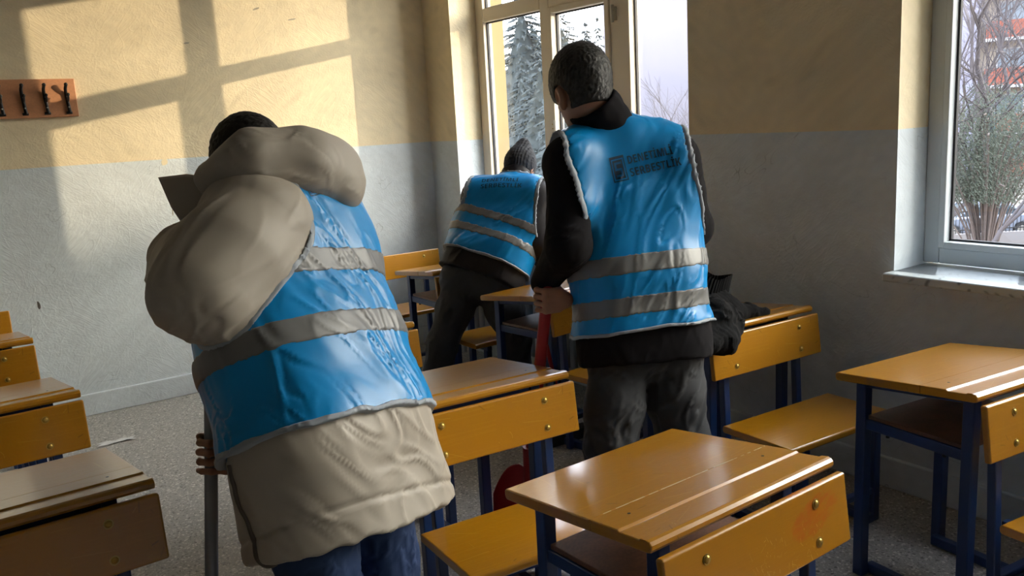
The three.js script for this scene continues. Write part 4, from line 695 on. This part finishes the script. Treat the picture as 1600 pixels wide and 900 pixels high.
// ---- a standing or bending figure in a vest over a dark top
function vestMan(o) {
  const O = o.at, man = thing('person', o.label, 'person', O), shift = (g) => { g.translate(-O[0], -O[1], -O[2]); return g; };
  const { F, L, hip, waist, chest, sho, neck } = o, axis = unit(sub(chest, hip)), n = (x, y, z) => [x - hip[0], y - hip[1], z - hip[2]];
  const along = (x, y, z) => dot(n(x, y, z), o.hemAxis || axis), side = (x, y, z) => dot(n(x, y, z), L);
  const topHem = add(hip, mul(axis, o.topHem - 0.03));
  const lv = [{ c: topHem, L, w: o.w[0], r: o.r[0] }, { c: hip, L, w: o.w[1], r: o.r[1] }, { c: waist, L, w: o.w[2], r: o.r[2] }, { c: chest, L, w: o.w[3], r: o.r[3] }, { c: sho, L: o.LS || L, w: o.w[4], r: o.r[4] }];
  const tor = [...torso(lv), ...chain([[sho, 0.08], [o.shL, o.ra[0] - 0.004]]), ...chain([[sho, 0.08], [o.shR, o.ra[0] - 0.004]])], fT = blob(tor, 0.05), neckS = chain([[sho, 0.075], [neck, 0.068]]);
  const armL = chain([[o.shL, o.ra[0]], [o.elL, o.ra[1]], [o.wrL, o.ra[2]]]), armR = chain([[o.shR, o.ra[0]], [o.elR, o.ra[1]], [o.wrR, o.ra[2]]]), fA = (() => { const a = blob(armL, 0.04), b = blob(armR, 0.04); return (x, y, z) => Math.min(a(x, y, z), b(x, y, z)); })();
  const foldT = creases(9, 0.005, o.seed, axis), foldV = creases(o.vs || 11, 0.0062, o.seed + 13, unit(add(axis, mul(L, o.diag || -0.6))), 3.4, 1.1), foldA = creases(11, 0.0045, o.seed + 5, [0.3, 1, 0.2], 1.1), foldJ = creases(9, 0.010, o.seed + 31, [0.2, 1, 0.1], 1.3, 1.2);
  // body
  const h = headParts(o.head, o.face, o.up, o.hs || 1, neck);
  const bodyS = [...torso(lv.slice(1).map((l) => ({ ...l, r: l.r * 0.72, w: l.w * 0.9 }))), ...chain([[o.shL, 0.05], [o.elL, 0.042], [o.wrL, 0.032]]), ...chain([[o.shR, 0.05], [o.elR, 0.042], [o.wrR, 0.032]]), ...chain([[sho, 0.065], [neck, 0.056], [mix(neck, h.w(0, -0.04, -0.02), 0.7), 0.052]])];
  for (const l of o.legs) bodyS.push(...chain([[l[0], 0.09], [l[1], 0.062], [l[2], 0.045]]));
  part('body', shift(merged(meshOf(blob(bodyS, 0.04), bodyS, 0.02, 0.018), meshOf(h.f, h.segs, 0.02, 0.0045), ...o.hands.map((q) => meshOf(q.f, q.segs, 0.01, 0.0036)))), o.skin || M.skin, man);
  o.hairDo(h, man, shift);
  // the dark top
  
  const top = (x, y, z) => { let d = smin(Math.min(fT(x, y, z) - foldT(x, y, z), segD(neckS[0], x, y, z) - 0.012), fA(x, y, z) - foldA(x, y, z), 0.045); d = smax(d, -(along(x, y, z) - o.topHem + 0.004 * N3(x * 15, y * 15, z * 15)), 0.01); return d; };
  part(o.topName, shift(meshOf(top, [...tor, ...armL, ...armR, ...neckS], 0.03, o.cell)), o.topMat, man);
  const cT = h.w(0, -0.05, -0.022), cD = unit(sub(cT, neck)), cB = mix(neck, cT, o.colT ?? 0.5), lo = add(cB, mul(cD, -0.05)), colS = chain([[lo, 0.10], [add(cB, mul(cD, 0.06)), 0.10]]), hs = o.hs || 1;
  const colF = (x, y, z) => { const q = [x - cB[0], y - cB[1], z - cB[2]], t = dot(q, cD), rr = Math.hypot(q[0] - cD[0] * t, q[1] - cD[1] * t, q[2] - cD[2] * t); return smax(Math.abs(rr - (0.074 * hs - 0.06 * t) - 0.0025 * N3(x * 20, y * 20, z * 20)) - 0.0075, Math.abs(t + 0.01) - (o.colH || 0.058), 0.008); };
  part('collar', shift(meshOf(colF, colS, 0.0, 0.006)), o.topMat, man);
  // the vest
  const a0 = [...chain([[add(o.shL, mul(L, o.ah ?? 0.045)), 0.115], [add(mix(o.shL, o.elL, 0.6), mul(L, 0.07)), 0.125]]), ...chain([[add(o.shR, mul(L, -(o.ah ?? 0.045))), 0.115], [add(mix(o.shR, o.elR, 0.6), mul(L, -0.07)), 0.125]])];
  const fSh = blob([...chain([[o.shL, o.ra[0]], [mix(o.shL, o.elL, 0.5), (o.ra[0] + o.ra[1]) / 2]]), ...chain([[o.shR, o.ra[0]], [mix(o.shR, o.elR, 0.5), (o.ra[0] + o.ra[1]) / 2]])], 0.04);
  const vB = (x, y, z) => smin(smin(fT(x, y, z), fSh(x, y, z), 0.045), segD(neckS[0], x, y, z) + 0.012, 0.05) - 0.017 - foldV(x, y, z);
  const hemC = (x, y, z) => -(along(x, y, z) - o.vestHem + (o.hemSkew || 0) * side(x, y, z) + 0.005 * N3(x * 8, y * 8, z * 8)), armC = (x, y, z) => { let a = 1e3; for (const s of a0) a = Math.min(a, segD(s, x, y, z)); return -a; }, nk = ball(add(neck, mul(F, 0.02)), 0.0), neckC = (x, y, z) => -(Math.hypot(x - neck[0] - F[0] * 0.03, y - neck[1] - (o.nk || 0.03), z - neck[2] - F[2] * 0.03) - (o.nr || 0.095));
  const vest = part('vest', shift(meshOf(cutBy(vB, hemC, armC, neckC), [...tor, ...neckS], 0.04, o.cell)), M.vest, man);
  const cuts = (x, y, z) => Math.max(hemC(x, y, z), armC(x, y, z), neckC(x, y, z));
  for (const [c, hw] of o.stripes) part('reflective_stripe', shift(meshOf((x, y, z) => smax(smax(vB(x, y, z) - 0.003, Math.abs(along(x, y, z) + (o.hemSkew || 0) * side(x, y, z) - c) - hw, 0.003), Math.max(cuts(x, y, z) - 0.001, -(vB(x, y, z) + 0.025)), 0.003), tor, 0.04, o.cell * 0.9)), M.reflective, vest);
  const trim = (x, y, z) => { const e = Math.min(Math.abs(hemC(x, y, z)), Math.abs(armC(x, y, z)), Math.abs(neckC(x, y, z))) - 0.007; return smax(smax(vB(x, y, z) - 0.0045, e, 0.002), Math.max(cuts(x, y, z) - 0.004, -(vB(x, y, z) + 0.018)), 0.002); };
  part('edge_binding', shift(meshOf(trim, [...tor, ...neckS], 0.04, o.cell * 0.55)), M.binding, vest);
  if (o.logo) { const q = o.logo; patchOn((x, y, z) => vB(x + O[0], y + O[1], z + O[2]), sub(q.c, O), q.n, q.u, q.w, q.h, q.m, 'printed_logo', vest); }
  // trousers and shoes
  const tl = []; for (const l of o.legs) tl.push(...chain([[l[0], o.rl[0]], [mix(l[0], l[1], 0.5), o.rl[1]], [l[1], o.rl[2]], [add(l[2], [0, 0.02, 0]), o.rl[3]]]));
  const seatS = torso([{ c: add(hip, mul(axis, -0.02)), L, w: o.w[1] * 0.85, r: o.r[1] * 0.92 }, { c: add(hip, mul(axis, 0.08)), L, w: o.w[1] * 0.85, r: o.r[1] * 0.9 }]), fl = blob([...tl, ...seatS], 0.035);
  part('trousers', shift(meshOf((x, y, z) => Math.max(fl(x, y, z) - foldJ(x, y, z), 0.05 - y), [...tl, ...seatS], 0.03, o.cell + 0.002)), o.trousers, man);
  for (const l of o.legs) { const f = [l[2][0], 0.085, l[2][2]], s = chain([[add(f, add([0, -0.035, 0], mul(F, -0.03))), 0.046], [add(f, add(mul(F, 0.09), [0, -0.040, 0])), 0.044], [add(f, add(mul(F, 0.16), [0, -0.046, 0])), 0.037]]), q = blob(s, 0.03); part('shoe', shift(meshOf((x, y, z) => Math.max(q(x, y, z), 0.001 - y), s, 0.02, 0.01)), M.shoe, man); }
  return { man, top, vB, h, shift };
}
{ // ---- the man standing in the middle, black fleece, looking down at his hands
  const F = unit([0.42, 0, -0.91]), L = unit(cross([0, 1, 0], F)), k = (c, d) => add(c, mul(F, d));
  const hip = k([-1.17, 0.785, 3.365], 0.12), waist = k([-1.157, 0.993, 3.326], 0.115), chest = k([-1.115, 1.25, 3.262], 0.115), sho = k([-1.125, 1.40, 3.205], 0.08), neck = k([-1.150, 1.475, 3.160], 0.045);
  const h0 = [-1.180, 1.592, 3.06], shL = [-1.295, 1.375, 3.115], elL = [-1.365, 1.125, 3.185], wrL = [-1.360, 0.985, 3.040], shR = [-0.960, 1.365, 3.245], elR = [-0.865, 1.13, 3.235], wrR = [-0.94, 1.02, 3.02];
  const hA = [-1.388, 0.94, 3.083], hD = unit([-0.028, -0.585, -0.01]);
  vestMan({
    at: [-1.13, 0, 3.27], label: 'man in a black fleece and blue vest with printed back, standing and looking down', F, L, hip, waist, chest, sho, neck, seed: 51, cell: 0.0095,
    w: [0.100, 0.098, 0.090, 0.120, 0.115], r: [0.128, 0.122, 0.112, 0.112, 0.082], ra: [0.078, 0.066, 0.046], shL, elL, wrL, shR, elR, wrR, topHem: -0.075, vestHem: 0.035, hemSkew: 0.05, stripes: [[0.115, 0.031], [0.245, 0.031]],
    head: h0, face: unit([0.18, -0.62, -0.76]), up: unit([0.10, 0.86, -0.48]), hs: 1.12, ah: 0.085, collar: true, skin: M.skin, topName: 'fleece', topMat: M.fleece, trousers: M.blackJeans, rl: [0.098, 0.098, 0.082, 0.078], nr: 0.088, nk: 0.035,
    legs: [[add(hip, add(mul(L, 0.085), [0, -0.05, 0])), [-1.29, 0.44, 3.26], [-1.30, 0.085, 3.30]], [add(hip, add(mul(L, -0.085), [0, -0.05, 0])), [-1.03, 0.44, 3.33], [-1.00, 0.085, 3.38]]],
    hands: [gripHand(add(hA, [0.006, 0.0, -0.004]), hD, [0.05, 0.1, 0.95], add(wrL, [0, 0.0, 0.0]), 0.0205, 1.0, 1), gripHand([-1.00, 1.00, 2.94], [-1, 0.1, 0.2], [0.2, 0.5, 0.6], wrR, 0.02, 1.0, 1)],
    hole: [0, 0.10, -0.03],
    logo: { c: add(chest, add(mul(F, -0.12), add(mul(L, -0.005), [0, 0.115, 0]))), n: mul(F, -1), u: add(mul(L, -1), [0, 0.16, 0]), w: 0.235, h: 0.092, m: printMat(rgb(0.012, 0.03, 0.06), 0.85, true) },
    hairDo(h, man, shift) {
      const hair = hairOf(h, (l) => 0.010 + 0.012 * clamp(l[1] * 9, 0, 1) + 0.004 * clamp(-l[2] * 10, 0, 1), (l) => Math.max(-(l[1] + (l[2] < 0.0 ? 0.062 + 0.35 * Math.min(0.07, -l[2]) : 0.062 - l[2] * 1.35)) , l[2] - 0.075 - 0.15 * l[1], Math.min(0.004, 0.030 - Math.hypot((l[1] + 0.014) / 1.3, l[2] + 0.004) ) * (Math.abs(l[0]) > 0.055 ? 1 : -1) - (Math.abs(l[0]) > 0.055 ? 0 : 1)), 9);
      part('hair', shift(meshOf(hair, ball(h0, 0.165), 0.02, 0.0042)), M.hairGrey, man);
    },
  });
}
{ // ---- the man bending over by the radiator, dark cap
  const F = unit([0.80, 0, -0.60]), L = unit(cross([0, 1, 0], F)), k = (c, d, u = 0) => add(add(c, mul(F, d)), [0, u, 0]);
  const hip = k([-0.70, 0.735, 1.545], 0.10, -0.02), waist = k([-0.635, 0.885, 1.545], 0.11, -0.05), chest = k([-0.53, 1.045, 1.525], 0.10, -0.09), sho = k([-0.455, 1.195, 1.505], 0.08, -0.07), neck = k([-0.365, 1.265, 1.475], 0.07, -0.06);
  const shL = add(sho, add(mul(L, 0.175), [0, 0.0, 0])), shR = add(sho, add(mul(L, -0.175), [0, -0.02, 0])), elR = [-0.345, 0.875, 1.66], wrR = [-0.265, 0.735, 1.60], elL = add(shL, [0.14, -0.22, -0.06]), wrL = [-0.16, 0.80, 1.24], head = [-0.262, 1.255, 1.40];
  vestMan({
    at: [-0.62, 0, 1.56], label: 'man in a dark jacket, dark cap and blue vest, bending over at the far window', F, L, hip, waist, chest, sho, neck, seed: 91, cell: 0.0125,
    w: [0.115, 0.115, 0.112, 0.145, 0.140], r: [0.126, 0.124, 0.118, 0.114, 0.092], ah: 0.06, ra: [0.076, 0.068, 0.048], shL, elL, wrL, shR, elR, wrR, topHem: -0.015, vestHem: 0.085, hemSkew: 0.0, stripes: [[0.205, 0.026], [0.305, 0.026]],
    head, face: unit([0.62, -0.62, -0.48]), up: unit([0.62, 0.70, -0.30]), hs: 0.97, skin: M.skin, topName: 'jacket', topMat: M.darkJacket, trousers: M.blackJeans, rl: [0.098, 0.096, 0.078, 0.074], nr: 0.10, nk: 0.04, hole: [0.05, 0.08, -0.03],
    legs: [[add(hip, add(mul(L, 0.09), [0, -0.03, 0])), [-0.855, 0.40, 1.46], [-0.925, 0.085, 1.44]], [add(hip, add(mul(L, -0.09), [0, -0.03, 0])), [-0.56, 0.40, 1.70], [-0.575, 0.085, 1.72]]],
    hands: [gripHand([-0.235, 0.68, 1.575], [0.6, -0.5, -0.3], [-0.3, 0.6, 0.3], wrR, 0.02, 0.98, 1), gripHand([-0.13, 0.76, 1.20], [0.6, -0.5, -0.3], [-0.3, 0.6, 0.3], wrL, 0.02, 0.98, 1)],
    logo: { c: add(mix(chest, sho, 0.92), add(mul(F, -0.09), [0, 0.10, 0])), n: unit(add(mul(F, -0.6), [0, 0.8, 0])), u: add(mul(L, -1), [0, 0.02, 0]), w: 0.24, h: 0.085, m: printMat(rgb(0.012, 0.03, 0.06), 0.8, false) },
    hairDo(h, man, shift) {
      const cap = (x, y, z) => { const l = h.local(x, y, z), tip = Math.hypot(l[0], l[1] - 0.145, l[2] + 0.055) - 0.022; let d = smin(h.skull(x, y, z) - 0.013, tip, 0.075) - 0.0016 * Math.sin(l[0] * 420) - 0.002 * N3(x * 60, y * 60, z * 60); return smax(d, -(l[1] + 0.018 + 0.25 * -l[2]), 0.006); };
      part('knit_cap', shift(meshOf(cap, [...ball(head, 0.13), ...ball(h.w(0, 0.145, -0.055), 0.03)], 0.03, 0.006)), M.greyCap, man);
      const hair = hairOf(h, () => 0.004, (l) => Math.max(-(l[1] + 0.065), l[1] - 0.01, l[2] + 0.01), 2); part('hair', shift(meshOf(hair, ball(head, 0.13), 0.02, 0.007)), M.hair, man);
    },
  });
}
{ // ---- the black sweater thrown on a desk
  const t = thing('sweater', 'black knitted sweater with ribbed collar dropped in a heap on a yellow desk', 'sweater', [-0.675, 0.735, 3.13]); t.scale.setScalar(1.18);
  const O = [-0.70, 0.735, 3.13], segs = [...chain([[[-0.155, 0.02, 0.0], 0.05], [[-0.06, 0.055, 0.0], 0.062], [[0.05, 0.05, -0.01], 0.055], [[0.10, 0.022, 0.02], 0.036]]), ...chain([[[-0.14, 0.03, 0.075], 0.05], [[-0.06, 0.045, 0.085], 0.052], [[0.02, 0.02, 0.075], 0.036]]), ...chain([[[-0.15, -0.01, 0.13], 0.035], [[-0.07, -0.015, 0.13], 0.040], [[0.0, 0.0, 0.10], 0.03]]), ...chain([[[0.08, 0.03, 0.03], 0.032], [[0.17, 0.012, 0.03], 0.018], [[0.215, 0.008, 0.05], 0.016]])];
  const f = blob(segs, 0.03), c1 = creases(14, 0.011, 66, [1, 0.3, 0.2], 1.4, 1.0);
  part('knit', meshOf((x, y, z) => f(x, y, z) - c1(x, y, z) - 0.0012 * Math.sin((x + 0.3 * z) * 700), segs, 0.03, 0.006), M.knit, t);
  // ribbed roll collar: a short tube standing up, with ribs
  const cg = new THREE.CylinderGeometry(0.062, 0.070, 0.075, 120, 6, true), p = cg.attributes.position; for (let i = 0; i < p.count; i++) { const a = Math.atan2(p.getZ(i), p.getX(i)), q = 1 + 0.055 * Math.cos(a * 30) + 0.10 * Math.sin(a * 2 + 1) + 0.05 * Math.sin(a * 3); p.setX(i, p.getX(i) * q * 1.1); p.setZ(i, p.getZ(i) * q * 0.62); p.setY(i, p.getY(i) + 0.010 * Math.sin(a * 2.2)); } cg.computeVertexNormals();
  const km = M.knit.clone(); km.side = THREE.DoubleSide; const c = part('ribbed_collar', cg, km, t); c.position.set(0.035, 0.118, -0.015); c.rotation.set(0.25, 0.2, -0.25);
}

sh(scene);
renderer.render(scene, camera);
